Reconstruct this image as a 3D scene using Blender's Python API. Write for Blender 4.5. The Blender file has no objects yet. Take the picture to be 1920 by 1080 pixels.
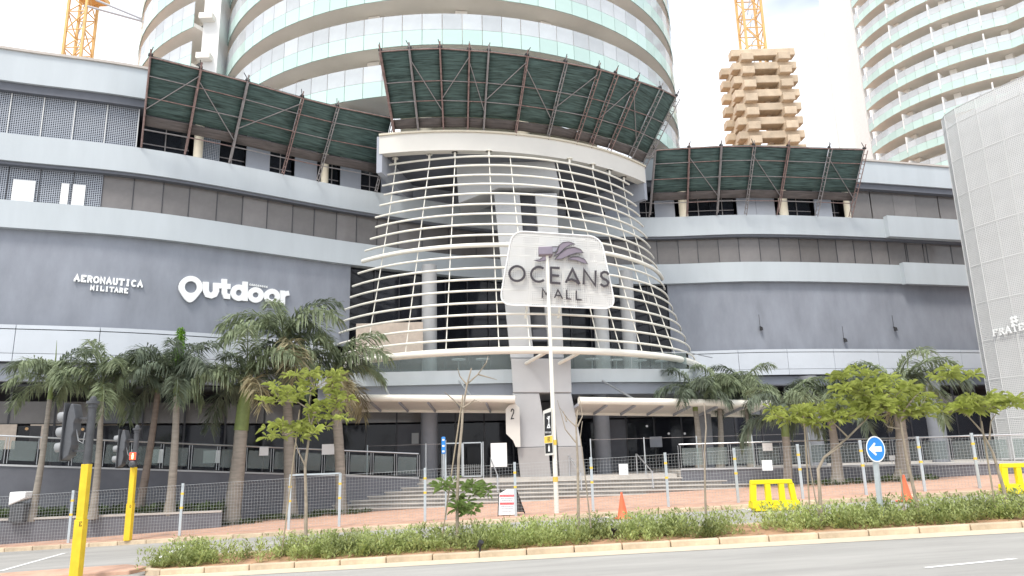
import bpy, math, random
import numpy as np
from mathutils import Vector, Matrix
random.seed(7)
RNG = np.random.default_rng(11)
R_ = math.radians
scene = bpy.context.scene
COL = scene.collection

# ---------------------------------------------------------------- camera
F, PITCH, ROLL, CH = 1387.0, R_(12.9), R_(1.5), 2.0
_u = Vector((0, -math.sin(PITCH), math.cos(PITCH))); _f = Vector((0, math.cos(PITCH), math.sin(PITCH))); _r = Vector((1, 0, 0))
CR = _r * math.cos(ROLL) - _u * math.sin(ROLL)
CU = _u * math.cos(ROLL) + _r * math.sin(ROLL)
cam_d = bpy.data.cameras.new('camera'); cam = bpy.data.objects.new('camera', cam_d); COL.objects.link(cam)
cam_d.sensor_width = 36; cam_d.lens = F / 1920 * 36; cam_d.clip_end = 6000; cam_d.clip_start = 0.1
m3 = Matrix((CR, CU, -_f)).transposed()
cam.matrix_world = Matrix.Translation((0, 0, CH)) @ m3.to_4x4()
scene.camera = cam
scene.cycles.transparent_max_bounces = 8; scene.cycles.max_bounces = 6
scene.render.resolution_x, scene.render.resolution_y = 1024, 576

# ---------------------------------------------------------------- sky, sun, exposure
SUN_EL, SUN_AZ = R_(58), R_(205)     # high, behind the camera and a little to the left
w = bpy.data.worlds.new('World'); scene.world = w; w.use_nodes = True
nt = w.node_tree; nt.nodes.clear()
def wn(t, **k):
    n = nt.nodes.new(t)
    for a, b in k.items(): setattr(n, a, b)
    return n
out = wn('ShaderNodeOutputWorld'); bgs = wn('ShaderNodeBackground'); bgc = wn('ShaderNodeBackground'); mixw = wn('ShaderNodeMixShader')
sky = wn('ShaderNodeTexSky', sky_type='NISHITA', sun_disc=False, sun_elevation=SUN_EL, sun_rotation=SUN_AZ, altitude=20, air_density=1.0, dust_density=2.5)
nt.links.new(sky.outputs[0], bgs.inputs[0]); bgs.inputs[1].default_value = 0.12
tc = wn('ShaderNodeTexCoord'); mp = wn('ShaderNodeMapping'); mp.inputs['Scale'].default_value = (1.1, 1.1, 2.6)
no = wn('ShaderNodeTexNoise'); no.inputs['Scale'].default_value = 2.1; no.inputs['Detail'].default_value = 5; no.inputs['Roughness'].default_value = .55
rp = wn('ShaderNodeValToRGB'); rp.color_ramp.elements[0].position = .36; rp.color_ramp.elements[0].color = (.35,)*3 + (1,); rp.color_ramp.elements[1].position = .56
rp.color_ramp.elements[1].color = (.97,)*3 + (1,)
bgc.inputs[0].default_value = (.93, .96, 1.0, 1); bgc.inputs[1].default_value = 1.0
nt.links.new(tc.outputs['Generated'], mp.inputs[0]); nt.links.new(mp.outputs[0], no.inputs[0]); nt.links.new(no.outputs[0], rp.inputs[0])
nt.links.new(rp.outputs[0], mixw.inputs[0]); nt.links.new(bgs.outputs[0], mixw.inputs[1]); nt.links.new(bgc.outputs[0], mixw.inputs[2]); nt.links.new(mixw.outputs[0], out.inputs[0])
sl = bpy.data.lights.new('sun', 'SUN'); sl.energy = 1.5; sl.angle = R_(14); sl.color = (1, .95, .87)
so = bpy.data.objects.new('sun', sl); COL.objects.link(so)
# Blender's sky rotation: azimuth measured from +Y clockwise seen from above
sd = Vector((math.sin(SUN_AZ) * math.cos(SUN_EL), math.cos(SUN_AZ) * math.cos(SUN_EL), math.sin(SUN_EL)))
so.rotation_euler = sd.to_track_quat('Z', 'Y').to_euler(); so.location = (0, 0, 60)
scene.view_settings.view_transform = 'Standard'; scene.view_settings.look = 'None'
scene.view_settings.exposure = 0.85; scene.view_settings.gamma = 1

# ---------------------------------------------------------------- pixel helpers (photo pixels at 1920x1080)
def ray(px, py): return _f + CR * ((px - 960) / F) + CU * ((540 - py) / F)
def at(px, py, Y):
    d = ray(px, py); k = Y / d.y; return Vector((d.x * k, Y, CH + d.z * k))
def atz(px, py, z):
    d = ray(px, py); k = (z - CH) / d.z; return Vector((d.x * k, d.y * k, z))
def proj(p):
    v = Vector(p) - Vector((0, 0, CH)); q = v.dot(_f)
    if q < .1: return (-9999, -9999)
    return (960 + F * v.dot(CR) / q, 540 - F * v.dot(CU) / q)
SLOPE = .037
def g(x): return SLOPE * max(-45, min(45, x))           # the road climbs to the right
PAVE = .13

# ---------------------------------------------------------------- materials
M = {}
def mat(name, col, rough=.6, var=.0, scale=3.0, bump=0.0, bscale=40., metal=0., spec=.4, alpha=None, emit=None, estr=1., streak=None, detail=4, ov=0.):
    m = bpy.data.materials.new(name); m.use_nodes = True; t = m.node_tree; b = t.nodes['Principled BSDF']
    b.inputs['Base Color'].default_value = (*col, 1); b.inputs['Roughness'].default_value = rough; b.inputs['Metallic'].default_value = metal
    b.inputs['Specular IOR Level'].default_value = spec
    if alpha is not None: b.inputs['Alpha'].default_value = alpha
    if emit: b.inputs['Emission Color'].default_value = (*emit, 1); b.inputs['Emission Strength'].default_value = estr
    tcn = None
    if var or bump:
        tcn = t.nodes.new('ShaderNodeTexCoord')
    if var:
        mpn = t.nodes.new('ShaderNodeMapping'); n = t.nodes.new('ShaderNodeTexNoise')
        if streak: mpn.inputs['Scale'].default_value = streak
        n.inputs['Scale'].default_value = scale; n.inputs['Detail'].default_value = detail; n.inputs['Roughness'].default_value = .62
        r = t.nodes.new('ShaderNodeValToRGB'); r.color_ramp.elements[0].position = .28; r.color_ramp.elements[1].position = .74
        r.color_ramp.elements[0].color = (*[max(0, c * (1 - var)) for c in col], 1); r.color_ramp.elements[1].color = (*[min(1, c * (1 + var)) for c in col], 1)
        t.links.new(tcn.outputs['Object'], mpn.inputs[0]); t.links.new(mpn.outputs[0], n.inputs[0]); t.links.new(n.outputs[0], r.inputs[0]); t.links.new(r.outputs[0], b.inputs['Base Color'])
    if bump:
        n2 = t.nodes.new('ShaderNodeTexNoise'); n2.inputs['Scale'].default_value = bscale; n2.inputs['Detail'].default_value = 3
        bn = t.nodes.new('ShaderNodeBump'); bn.inputs['Strength'].default_value = bump; bn.inputs['Distance'].default_value = .02
        t.links.new(tcn.outputs['Object'], n2.inputs[0]); t.links.new(n2.outputs[0], bn.inputs['Height']); t.links.new(bn.outputs[0], b.inputs['Normal'])
    if ov:
        oi = t.nodes.new('ShaderNodeObjectInfo'); mr = t.nodes.new('ShaderNodeMapRange'); mr.inputs['To Min'].default_value = 1 - ov; mr.inputs['To Max'].default_value = 1 + ov
        hs = t.nodes.new('ShaderNodeHueSaturation'); lk = b.inputs['Base Color'].links
        if lk: t.links.new(lk[0].from_socket, hs.inputs['Color'])
        else: hs.inputs['Color'].default_value = (*col, 1)
        t.links.new(oi.outputs['Random'], mr.inputs[0]); t.links.new(mr.outputs[0], hs.inputs['Value']); t.links.new(hs.outputs[0], b.inputs['Base Color'])
    M[name] = m; return m
def perforated(name, col, hole, size, frac, rough=.5, rot=(math.pi / 2, 0, 0)):
    """sheet with a fine pattern of holes: the holes let the light and the view through"""
    m = mat(name, col, rough, var=.06, scale=1.2); t = m.node_tree; b = t.nodes['Principled BSDF']
    tcn = t.nodes.new('ShaderNodeTexCoord'); mp_ = t.nodes.new('ShaderNodeMapping'); mp_.inputs['Rotation'].default_value = rot
    v = t.nodes.new('ShaderNodeTexVoronoi'); v.inputs['Scale'].default_value = 1 / size; v.inputs['Randomness'].default_value = .0; v.voronoi_dimensions = '2D'
    c = t.nodes.new('ShaderNodeMath'); c.operation = 'LESS_THAN'; c.inputs[1].default_value = frac
    tr = t.nodes.new('ShaderNodeBsdfTransparent'); tr.inputs[0].default_value = (*hole, 1)
    mx = t.nodes.new('ShaderNodeMixShader'); o = t.nodes['Material Output']
    t.links.new(tcn.outputs['Object'], mp_.inputs[0]); t.links.new(mp_.outputs[0], v.inputs['Vector']); t.links.new(v.outputs['Distance'], c.inputs[0])
    t.links.new(c.outputs[0], mx.inputs[0]); t.links.new(b.outputs[0], mx.inputs[1]); t.links.new(tr.outputs[0], mx.inputs[2]); t.links.new(mx.outputs[0], o.inputs[0])
    return m
def glassy(name, tint, body, opacity, rough=.06, spec=.6, var=0, ov=0.):
    """thin pane: part see-through, part milky body, glossy skin"""
    m = mat(name, body, rough, var=var, scale=.6, spec=spec, ov=ov); t = m.node_tree; b = t.nodes['Principled BSDF']
    tr = t.nodes.new('ShaderNodeBsdfTransparent'); tr.inputs[0].default_value = (*tint, 1)
    mx = t.nodes.new('ShaderNodeMixShader'); mx.inputs[0].default_value = opacity; o = t.nodes['Material Output']
    t.links.new(tr.outputs[0], mx.inputs[1]); t.links.new(b.outputs[0], mx.inputs[2]); t.links.new(mx.outputs[0], o.inputs[0])
    return m
def leafmat(name, col, var=.35, scale=2.5, trans=.35):
    m = mat(name, col, .5, var=var, scale=scale, spec=.3); t = m.node_tree; b = t.nodes['Principled BSDF']
    tl = t.nodes.new('ShaderNodeBsdfTranslucent'); mx = t.nodes.new('ShaderNodeMixShader'); mx.inputs[0].default_value = trans; o = t.nodes['Material Output']
    src = b.inputs['Base Color'].links[0].from_socket
    t.links.new(src, tl.inputs[0]); t.links.new(b.outputs[0], mx.inputs[1]); t.links.new(tl.outputs[0], mx.inputs[2]); t.links.new(mx.outputs[0], o.inputs[0])
    return m
mat('asphalt', (.37, .36, .34), .85, var=.20, scale=1.1, bump=.45, bscale=140, detail=10, streak=(.22, 1.3, 1))
mat('paver', (.57, .36, .265), .85, var=.22, scale=2.2, bump=.3, bscale=60, detail=8)
mat('kerb', (.56, .45, .32), .8, var=.2, scale=4, bump=.25, bscale=50, ov=.10)
mat('gutter', (.60, .52, .40), .8, var=.1, scale=4, bump=.2)
mat('road_paint', (.80, .80, .78), .6, var=.1, scale=6)
mat('soil', (.42, .25, .15), .95, var=.3, scale=4, bump=.6, bscale=25)
mat('step_riser_shade', (.27, .25, .23), .85, var=.2, scale=2.5)  # tread concrete darkened: shade under the nosings put into the riser colour
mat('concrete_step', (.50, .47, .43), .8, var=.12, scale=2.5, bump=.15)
mat('white_band', (.485, .53, .56), .5, var=.06, scale=.9, streak=(1, 1, .2), detail=6)
mat('cream_band', (.66, .645, .60), .5, var=.04, scale=.6)
mat('coping', (.50, .46, .42), .6, var=.1, scale=2)
mat('white_panel', (.58, .62, .67), .35, var=.04, scale=.8, ov=.03)
mat('grey_wall', (.262, .282, .325), .8, var=.16, scale=1.0, bump=.1, bscale=30, streak=(1, 1, .4), detail=7)
mat('beam_grey', (.36, .385, .44), .6, var=.05, scale=1)
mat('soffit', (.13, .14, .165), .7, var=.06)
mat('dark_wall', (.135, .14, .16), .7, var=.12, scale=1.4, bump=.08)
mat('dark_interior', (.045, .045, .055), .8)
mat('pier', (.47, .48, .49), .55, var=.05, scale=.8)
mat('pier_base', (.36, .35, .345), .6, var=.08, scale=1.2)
mat('column_grey', (.21, .22, .245), .5, var=.06)
mat('column_cream', (.62, .57, .46), .6, var=.08)
mat('tube_white', (.84, .82, .74), .35, var=.04, scale=1.5)
mat('canopy_panel', (.76, .73, .68), .5, var=.08, scale=1)
mat('frame_dark', (.035, .035, .042), .4, spec=.5)
mat('frame_steel', (.55, .57, .59), .3, metal=.7)
mat('galvanised', (.52, .57, .60), .4, metal=.35, var=.08, scale=8)
mat('wire', (.46, .48, .49), .45, metal=.2)
mat('rust_steel', (.27, .185, .17), .75, var=.35, scale=5)
mat('grey_steel', (.30, .28, .28), .6, var=.25, scale=4, metal=.2)
leafmat('net', (.095, .15, .14), .7, 3.0, .30)
mat('net_brown', (.11, .095, .09), .85, var=.4, scale=3, streak=(.35, .35, 5))
mat('tower_soffit', (.87, .83, .77), .7, var=.06, scale=.5)
mat('tower_wall', (.85, .81, .74), .7, var=.05, scale=.5)
mat('tower_window', (.20, .21, .22), .15, spec=.7)
mat('mint_glass', (.52, .69, .645), .12, var=.05, scale=.5, spec=.5, ov=.07)
glassy('balcony_glass', (.95, .97, .97), (.63, .67, .70), .74, var=.12, ov=.10)
M['net'].node_tree.nodes['Mapping'].inputs['Scale'].default_value = (.35, .35, 6)
mat('tower_white', (.78, .78, .77), .6, var=.03)
perforated('drum_sheet', (.70, .71, .71), (.9, .9, .9), .09, .30)
mat('drum_back', (.66, .69, .71), .7, var=.2, scale=.35)
mat('drum_seam', (.66, .67, .67), .5)
perforated('screen_sheet', (.36, .39, .44), (.6, .64, .7), .085, .36)
glassy('strip_glass', (.6, .58, .57), (.27, .255, .25), .58, rough=.12, var=.22, ov=.18)
glassy('dark_glass', (.42, .44, .48), (.035, .038, .05), .50, rough=.06, spec=.5, ov=.3)
glassy('rail_glass', (.78, .84, .83), (.30, .34, .34), .30, rough=.05)
perforated('sign_sheet', (.66, .67, .66), (.9, .9, .9), .085, .24)
mat('sign_dark', (.055, .05, .06), .4, var=.1)
mat('sign_mauve', (.235, .205, .255), .45, var=.12, scale=2)
mat('sign_white', (.88, .90, .90), .35)
mat('sign_edge', (.05, .05, .06), .5)
mat('crane_yellow', (.70, .44, .17), .5, var=.15, scale=1.5)
mat('crane_grey', (.36, .37, .40), .5)
mat('tan_concrete', (.56, .455, .335), .85, var=.2, scale=1.1, bump=.4, bscale=9, ov=.09, detail=8)
mat('yellow_paint', (.80, .55, .03), .5, var=.14, scale=3.5, detail=8)
mat('signal_dark', (.075, .078, .085), .5, var=.2, scale=6)
mat('signal_grey', (.10, .105, .115), .5, var=.15, scale=6)
mat('signal_visor', (.30, .31, .32), .5)
mat('red_lamp', (.9, .05, .02), .4, emit=(1, .06, .02), estr=1.6)
mat('lamp_man', (1, .8, .4), .4, emit=(1, .72, .35), estr=2.2)
mat('warm_lamp', (1, .7, .4), .4, emit=(1, .55, .2), estr=5)
mat('white_lamp', (1, .95, .85), .4, emit=(1, .9, .75), estr=4)
mat('cone_orange', (.82, .16, .07), .5, var=.1, scale=5)
mat('barrier_yellow', (.84, .70, .015), .5, var=.16, scale=4, detail=8)
mat('blue_sign', (.03, .24, .68), .35)
mat('black', (.02, .02, .022), .5)
mat('board_grey', (.13, .14, .14), .8, var=.15)
mat('print_red', (.75, .10, .11), .5)
mat('print_grey', (.30, .30, .36), .5)
mat('yellow_panel', (.80, .55, .08), .45)
mat('paper', (.82, .83, .83), .6)
mat('beige_board', (.60, .51, .43), .6, var=.1, scale=6)
mat('palm_trunk', (.27, .245, .21), .85, var=.22, scale=2.2, streak=(1, 1, 5), bump=.5, bscale=12)
mat('palm_trunk_brown', (.19, .155, .13), .85, var=.22, scale=2.2, streak=(1, 1, 5), bump=.4, bscale=12)
mat('crownshaft', (.17, .22, .07), .5, var=.25, scale=3)
leafmat('frond_green', (.26, .31, .19), .45, 2.2)
leafmat('frond_dark', (.16, .195, .14), .45, 2.2)
leafmat('frond_bright', (.19, .36, .05), .3, 2.2)
leafmat('frond_dry', (.36, .32, .20), .4, 2)
leafmat('sapling_leaf', (.42, .47, .13), .45, 2.5, .45)
leafmat('sapling_leaf_deep', (.24, .33, .11), .4, 2.5, .4)
leafmat('hedge_leaf', (.38, .44, .17), .5, .9)
leafmat('planter_leaf', (.085, .125, .045), .5, 1.2)
mat('bark', (.33, .28, .22), .85, var=.25, scale=6, bump=.4, bscale=30)
mat('stake', (.36, .30, .22), .8, var=.2, scale=6)

# ---------------------------------------------------------------- mesh builder
class MB:
    def __init__(s): s.v = []; s.f = []; s.mi = []; s.k = 0
    def add(s, vs, fs):
        o = len(s.v); s.v.extend(tuple(p) for p in vs); s.f.extend(tuple(i + o for i in f) for f in fs); s.mi.extend([s.k] * len(fs)); return s
    def box(s, c, d, rz=0., M4=None):
        x, y, z = d[0] / 2, d[1] / 2, d[2] / 2
        vs = [Vector((a, b, e)) for a in (-x, x) for b in (-y, y) for e in (-z, z)]
        if M4 is None: M4 = Matrix.Translation(c) @ Matrix.Rotation(rz, 4, 'Z')
        else: M4 = Matrix.Translation(c) @ M4
        return s.add([M4 @ q for q in vs], [(0, 1, 3, 2), (4, 6, 7, 5), (0, 4, 5, 1), (2, 3, 7, 6), (0, 2, 6, 4), (1, 5, 7, 3)])
    def bar(s, p0, p1, wd, ht=None, up=(0, 0, 1)):
        """rectangular bar from p0 to p1"""
        p0, p1 = Vector(p0), Vector(p1); d = (p1 - p0); L = d.length
        if L < 1e-6: return s
        d /= L; a = d.cross(Vector(up))
        if a.length < 1e-4: a = d.cross(Vector((1, 0, 0)))
        a.normalize(); b = a.cross(d); a = a * (wd / 2); b = b * ((ht or wd) / 2)
        vs = [p + sa * a + sb * b for p in (p0, p1) for sa, sb in ((-1, -1), (1, -1), (1, 1), (-1, 1))]
        return s.add(vs, [(0, 3, 2, 1), (4, 5, 6, 7)] + [(i, (i + 1) % 4, (i + 1) % 4 + 4, i + 4) for i in range(4)])
    def tube(s, pts, r, n=8, caps=True):
        pts = [Vector(p) for p in pts]; rs = r if isinstance(r, (list, tuple)) else [r] * len(pts)
        vs = []; prev = None
        for i, p in enumerate(pts):
            d = (pts[min(i + 1, len(pts) - 1)] - pts[max(i - 1, 0)]).normalized()
            if prev is None:
                a = d.cross(Vector((0, 0, 1)))
                if a.length < 1e-3: a = d.cross(Vector((1, 0, 0)))
            else: a = prev - d * prev.dot(d)
            a.normalize(); prev = a; b = d.cross(a)
            for k in range(n):
                t = 2 * math.pi * k / n; vs.append(p + (a * math.cos(t) + b * math.sin(t)) * rs[i])
        fs = []
        for i in range(len(pts) - 1):
            for k in range(n): fs.append((i * n + k, i * n + (k + 1) % n, (i + 1) * n + (k + 1) % n, (i + 1) * n + k))
        if caps: fs.append(tuple(range(n - 1, -1, -1))); fs.append(tuple((len(pts) - 1) * n + k for k in range(n)))
        return s.add(vs, fs)
    def prism(s, poly, z0, z1):
        """vertical prism over a plan polygon; z may be numbers or per-vertex lists"""
        n = len(poly); a = z0 if isinstance(z0, (list, tuple)) else [z0] * n; b = z1 if isinstance(z1, (list, tuple)) else [z1] * n
        vs = [(p[0], p[1], a[i]) for i, p in enumerate(poly)] + [(p[0], p[1], b[i]) for i, p in enumerate(poly)]
        return s.add(vs, [tuple(range(n - 1, -1, -1)), tuple(range(n, 2 * n))] + [(i, (i + 1) % n, (i + 1) % n + n, i + n) for i in range(n)])
    def strip(s, outer, inner, z0, z1):
        """solid between two plan polylines"""
        n = len(outer); vs = []
        for o, i in zip(outer, inner): vs += [(o[0], o[1], z0), (o[0], o[1], z1), (i[0], i[1], z1), (i[0], i[1], z0)]
        fs = [(0, 1, 2, 3), tuple((n - 1) * 4 + k for k in (3, 2, 1, 0))]
        for k in range(n - 1):
            for e in range(4): fs.append((k * 4 + e, (k + 1) * 4 + e, (k + 1) * 4 + (e + 1) % 4, k * 4 + (e + 1) % 4))
        return s.add(vs, fs)
    def lathe(s, prof, c=(0, 0, 0), n=20):
        vs = []; c = Vector(c)
        for r, z in prof:
            for k in range(n): t = 2 * math.pi * k / n; vs.append(c + Vector((r * math.cos(t), r * math.sin(t), z)))
        fs = [(i * n + k, i * n + (k + 1) % n, (i + 1) * n + (k + 1) % n, (i + 1) * n + k) for i in range(len(prof) - 1) for k in range(n)]
        fs.append(tuple(range(n - 1, -1, -1))); fs.append(tuple((len(prof) - 1) * n + k for k in range(n)))
        return s.add(vs, fs)
    def slabpoly(s, pts, nrm, th):
        """extrude a planar 3-D polygon along nrm by th"""
        n = len(pts); nr = Vector(nrm) * th
        return s.add([Vector(p) for p in pts] + [Vector(p) + nr for p in pts], [tuple(range(n)), tuple(range(2 * n - 1, n - 1, -1))] + [(i, i + n, (i + 1) % n + n, (i + 1) % n) for i in range(n)])
    def build(s, name, mt, parent=None, smooth=False, bevel=0., fix=True):
        me = bpy.data.meshes.new(name); me.from_pydata(s.v, [], s.f)
        for m_ in (mt if isinstance(mt, (list, tuple)) else [mt]): me.materials.append(M[m_])
        if any(s.mi): me.polygons.foreach_set('material_index', s.mi)
        me.update()
        if fix and len(s.f) < 6000:
            import bmesh
            b = bmesh.new(); b.from_mesh(me); bmesh.ops.recalc_face_normals(b, faces=b.faces); b.to_mesh(me); b.free()
        if smooth:
            me.polygons.foreach_set('use_smooth', [True] * len(me.polygons)); me.set_sharp_from_angle(angle=R_(40))
        o = bpy.data.objects.new(name, me); COL.objects.link(o)
        if parent is not None: attach(o, parent)
        if bevel:
            bv = o.modifiers.new('bevel', 'BEVEL'); bv.width = bevel; bv.segments = 2; bv.limit_method = 'ANGLE'
        return o
def base_of(o):
    return o.matrix_basis.copy() if o.parent is None else base_of(o.parent) @ o.matrix_parent_inverse @ o.matrix_basis
def attach(o, parent, local=False):
    o.parent = parent
    if not local: o.matrix_parent_inverse = base_of(parent).inverted()
def tag(o, label, cat=None, group=None, kind=None):
    if label: o['label'] = label
    if cat: o['category'] = cat
    if group: o['group'] = group
    if kind: o['kind'] = kind
    return o
def thing(name, label, cat, loc=(0, 0, 0), group=None, rz=0.):
    o = bpy.data.objects.new(name, None); COL.objects.link(o); o.location = loc; o.rotation_euler = (0, 0, rz); o.empty_display_size = .3
    o.matrix_basis = Matrix.Translation(loc) @ Matrix.Rotation(rz, 4, 'Z')
    return tag(o, label, cat, group)
def setting(o): o['kind'] = 'structure'; return o
def place(mesh_obj_or_mesh, name, M4, parent):
    """another object sharing a mesh, at a world matrix"""
    me = mesh_obj_or_mesh if isinstance(mesh_obj_or_mesh, bpy.types.Mesh) else mesh_obj_or_mesh.data
    o = bpy.data.objects.new(name, me); COL.objects.link(o); o.matrix_basis = M4
    if parent is not None: o.parent = parent; o.matrix_parent_inverse = base_of(parent).inverted()
    return o
def mesh_only(mb, name, mt, smooth=False):
    o = mb.build(name, mt, None, smooth); me = o.data; bpy.data.objects.remove(o); return me
def copy_tree(o, parent=None):
    c = o.copy(); COL.objects.link(c); c.parent = parent
    for ch in o.children: copy_tree(ch, c)
    return c
UNIT = mesh_only(MB().box((0, 0, 0), (1, 1, 1)), 'unit', 'paper')
def visible(p, mg=170):
    x, y = proj(p); return -mg < x < 1920 + mg and -mg < y < 1080 + mg

# ---------------------------------------------------------------- ground, roads, kerbs
def near_k(x): return 16.27 - .077 * x      # near kerb of the planted median
def far_k(x): return 24.55 - .078 * x       # far kerb, edge of the brick pavement
def med_far(x): return near_k(x) + 2.75
XS = [-400, -45, -30] + [i * 3 - 27 for i in range(19)] + [30, 45, 400]
def sheet(fa, fb, dz, name, mt, xs=XS):
    mb = MB(); vs = []
    for x in xs: vs += [(x, fa(x), g(x) + dz), (x, fb(x), g(x) + dz)]
    mb.add(vs, [(2 * i, 2 * i + 2, 2 * i + 3, 2 * i + 1) for i in range(len(xs) - 1)])
    return mb.build(name, mt)
mb = MB(); vs = []
xs = [-2500, -400] + XS[1:-1] + [400, 2500]
for x in xs: vs += [(x, -60, g(x) - .012), (x, 2500, g(x) - .012)]
mb.add(vs, [(2 * i, 2 * i + 2, 2 * i + 3, 2 * i + 1) for i in range(len(xs) - 1)])
setting(mb.build('ground', 'soil'))
near_road = setting(sheet(lambda x: -30, lambda x: near_k(max(-45, min(45, x))), 0, 'near_road', 'asphalt'))
far_road = setting(sheet(lambda x: near_k(max(-45, min(45, x))) + .0, lambda x: far_k(max(-45, min(45, x))), -.004, 'far_road', 'asphalt'))
pave = setting(sheet(lambda x: far_k(max(-45, min(45, x))) + .13, lambda x: 60, PAVE, 'pavement', 'paver'))
# median: kerb stones one by one round a soil bed, brick nose at its left end
med_x0, med_x1 = -7.75, 16
kb = thing('median_kerb', None, None, (med_x0, near_k(med_x0), g(med_x0))); setting(kb)
def kerb_run(root, fn, x0, x1, L, side, mt='kerb', h=.125, wd=.17):
    n = max(1, round((x1 - x0) / L)); dx = (x1 - x0) / n; st = mesh_only(MB().box((0, 0, 0), (dx - .012, wd, h + .1)), 'kerb_stone', mt)
    for i in range(n):
        xa = x0 + (i + .5) * dx; ang = math.atan2(fn(xa + .5) - fn(xa - .5), 1)
        o = place(st, 'kerb_stone', Matrix.Translation((xa, fn(xa) + side * wd / 2, g(xa) + h / 2 - .05 + RNG.uniform(-.004, .004))) @ Matrix.Rotation(ang, 4, 'Z') @ Matrix.Rotation(-math.atan(SLOPE), 4, 'Y'), root)
        bv = o.modifiers.new('bevel', 'BEVEL'); bv.width = .022; bv.segments = 2
kerb_run(kb, near_k, med_x0, med_x1, .98, 1)
kerb_run(kb, med_far, med_x0, med_x1, .98, -1)
mb = MB()
for i in range(5):   # rounded end of the bed
    a0, a1 = math.pi / 2 + i * math.pi / 5, math.pi / 2 + (i + 1) * math.pi / 5
    yc, rr = (near_k(med_x0) + med_far(med_x0)) / 2, (med_far(med_x0) - near_k(med_x0)) / 2
    q = lambda a, r: (med_x0 + r * .55 * math.cos(a), yc + r * math.sin(a))
    st = MB().prism([q(a0 + .01, rr), q(a1 - .01, rr), q(a1 - .01, rr - .17), q(a0 + .01, rr - .17)], g(med_x0) - .1, g(med_x0) + .12); st.build('kerb_stone', 'kerb', kb, bevel=.02)
gut = setting(sheet(lambda x: near_k(x) - .70, lambda x: near_k(x) - .004, .006, 'gutter', 'gutter', [med_x0 + i * 1.5 for i in range(17)]))
bed = setting(sheet(lambda x: near_k(x) + .17, lambda x: med_far(x) - .17, .09, 'median_soil', 'soil', [med_x0 - .6 + i * 1.5 for i in range(17)]))
isl = MB().prism([(-16, near_k(-16) + .35), (-8.7, near_k(-8.7) + .5), (-8.55, near_k(-8.6) + 1.1), (-9.4, near_k(-9.4) + 1.75), (-16, near_k(-16) + .95)], [g(-16) - .1, g(-8.7) - .1, g(-8.5) - .1, g(-9.4) - .1, g(-16) - .1], [g(-16) + .09, g(-8.7) + .09, g(-8.5) + .09, g(-9.4) + .09, g(-16) + .09])
setting(isl.build('brick_island', 'paver', bevel=.03))
pk = thing('pavement_kerb', None, None, (-20, far_k(-20), g(-20))); setting(pk)
kerb_run(pk, far_k, -24, 24, .98, 1, h=.13, wd=.14)
# painted lines
def line(p, q, wd, dz=.006, road=near_road):
    p, q = Vector(p), Vector(q); d = (q - p).normalized(); n = Vector((-d.y, d.x, 0)) * wd / 2
    c = [p + n, p - n, q - n, q + n]
    MB().add([(v.x, v.y, g(v.x) + dz) for v in c], [(0, 1, 2, 3)]).build('painted_line', 'road_paint', road)
def gp(px, py, off=0.):
    d = ray(px, py); k = (off - CH) / (d.z - SLOPE * d.x); return Vector((d.x * k, d.y * k, CH + d.z * k))
line(gp(1735, 1065), gp(1905, 1048), .10)
line(gp(290, 1053), gp(342, 1023), .22, .004, far_road)
line(gp(0, 1071), gp(122, 1037), .16, .004, far_road)
for a, b in (((430, 1026), (600, 1013)), ((416, 1036), (560, 1024)), ((420, 1043), (560, 1034)), ((610, 1014), (700, 1008))): line(gp(*a), gp(*b), .07, .004, far_road)
for a, b in (((1108, 964), (1160, 974)), ((1380, 952), (1412, 957)), ((1620, 938), (1690, 941)), ((1745, 953), (1820, 949)), ((1840, 925), (1900, 930))): line(gp(*a), gp(*b), .09, .004, far_road)

# ---------------------------------------------------------------- facade curve of the mall
FP = [(-34, 25.6), (-27, 28.1), (-21.8, 30.1), (-16.1, 32.45), (-8.2, 38), (-2, 41.5), (3, 43.5), (9, 44.3), (14.8, 44.25), (21.4, 45.3), (30.5, 47.5), (38, 49.4), (48, 52)]
def _cr(p0, p1, p2, p3, t):
    return tuple(.5 * (2 * b + (c - a) * t + (2 * a - 5 * b + 4 * c - d) * t * t + (-a + 3 * b - 3 * c + d) * t ** 3) for a, b, c, d in zip(p0, p1, p2, p3))
_fc = []
for i in range(1, len(FP) - 2):
    for k in range(24): _fc.append(_cr(FP[i - 1], FP[i], FP[i + 1], FP[i + 2], k / 24))
_fx = np.array([p[0] for p in _fc]); _fy = np.array([p[1] for p in _fc])
def fac(x, off=0.):
    y = float(np.interp(x, _fx, _fy)); dy = (float(np.interp(x + .3, _fx, _fy)) - float(np.interp(x - .3, _fx, _fy))) / .6
    t = Vector((1, dy, 0)).normalized(); n = Vector((t.y, -t.x, 0))      # n points to the street
    return Vector((x, y, 0)) + n * off, t, n
def facx(px, py, off=0.):
    """plan parameter where the pixel's ray meets the facade offset by off"""
    d = ray(px, py); best = None; xs = np.linspace(-27, 35, 1000)
    prev = None
    for x in xs:
        p = fac(x, off)[0]; v = p.x * d.y - p.y * d.x
        if prev is not None and prev * v <= 0: return float(x)
        prev = v
    return float(xs[0] if d.x < 0 else xs[-1])
def ribbon(name, x0, x1, o0, o1, z0, z1, mt, parent, step=.6):
    n = max(2, int(abs(x1 - x0) / step) + 1); xs = [x0 + (x1 - x0) * i / (n - 1) for i in range(n)]
    return MB().strip([fac(x, o0)[0] for x in xs], [fac(x, o1)[0] for x in xs], z0, z1).build(name, mt, parent, smooth=True)
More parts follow.
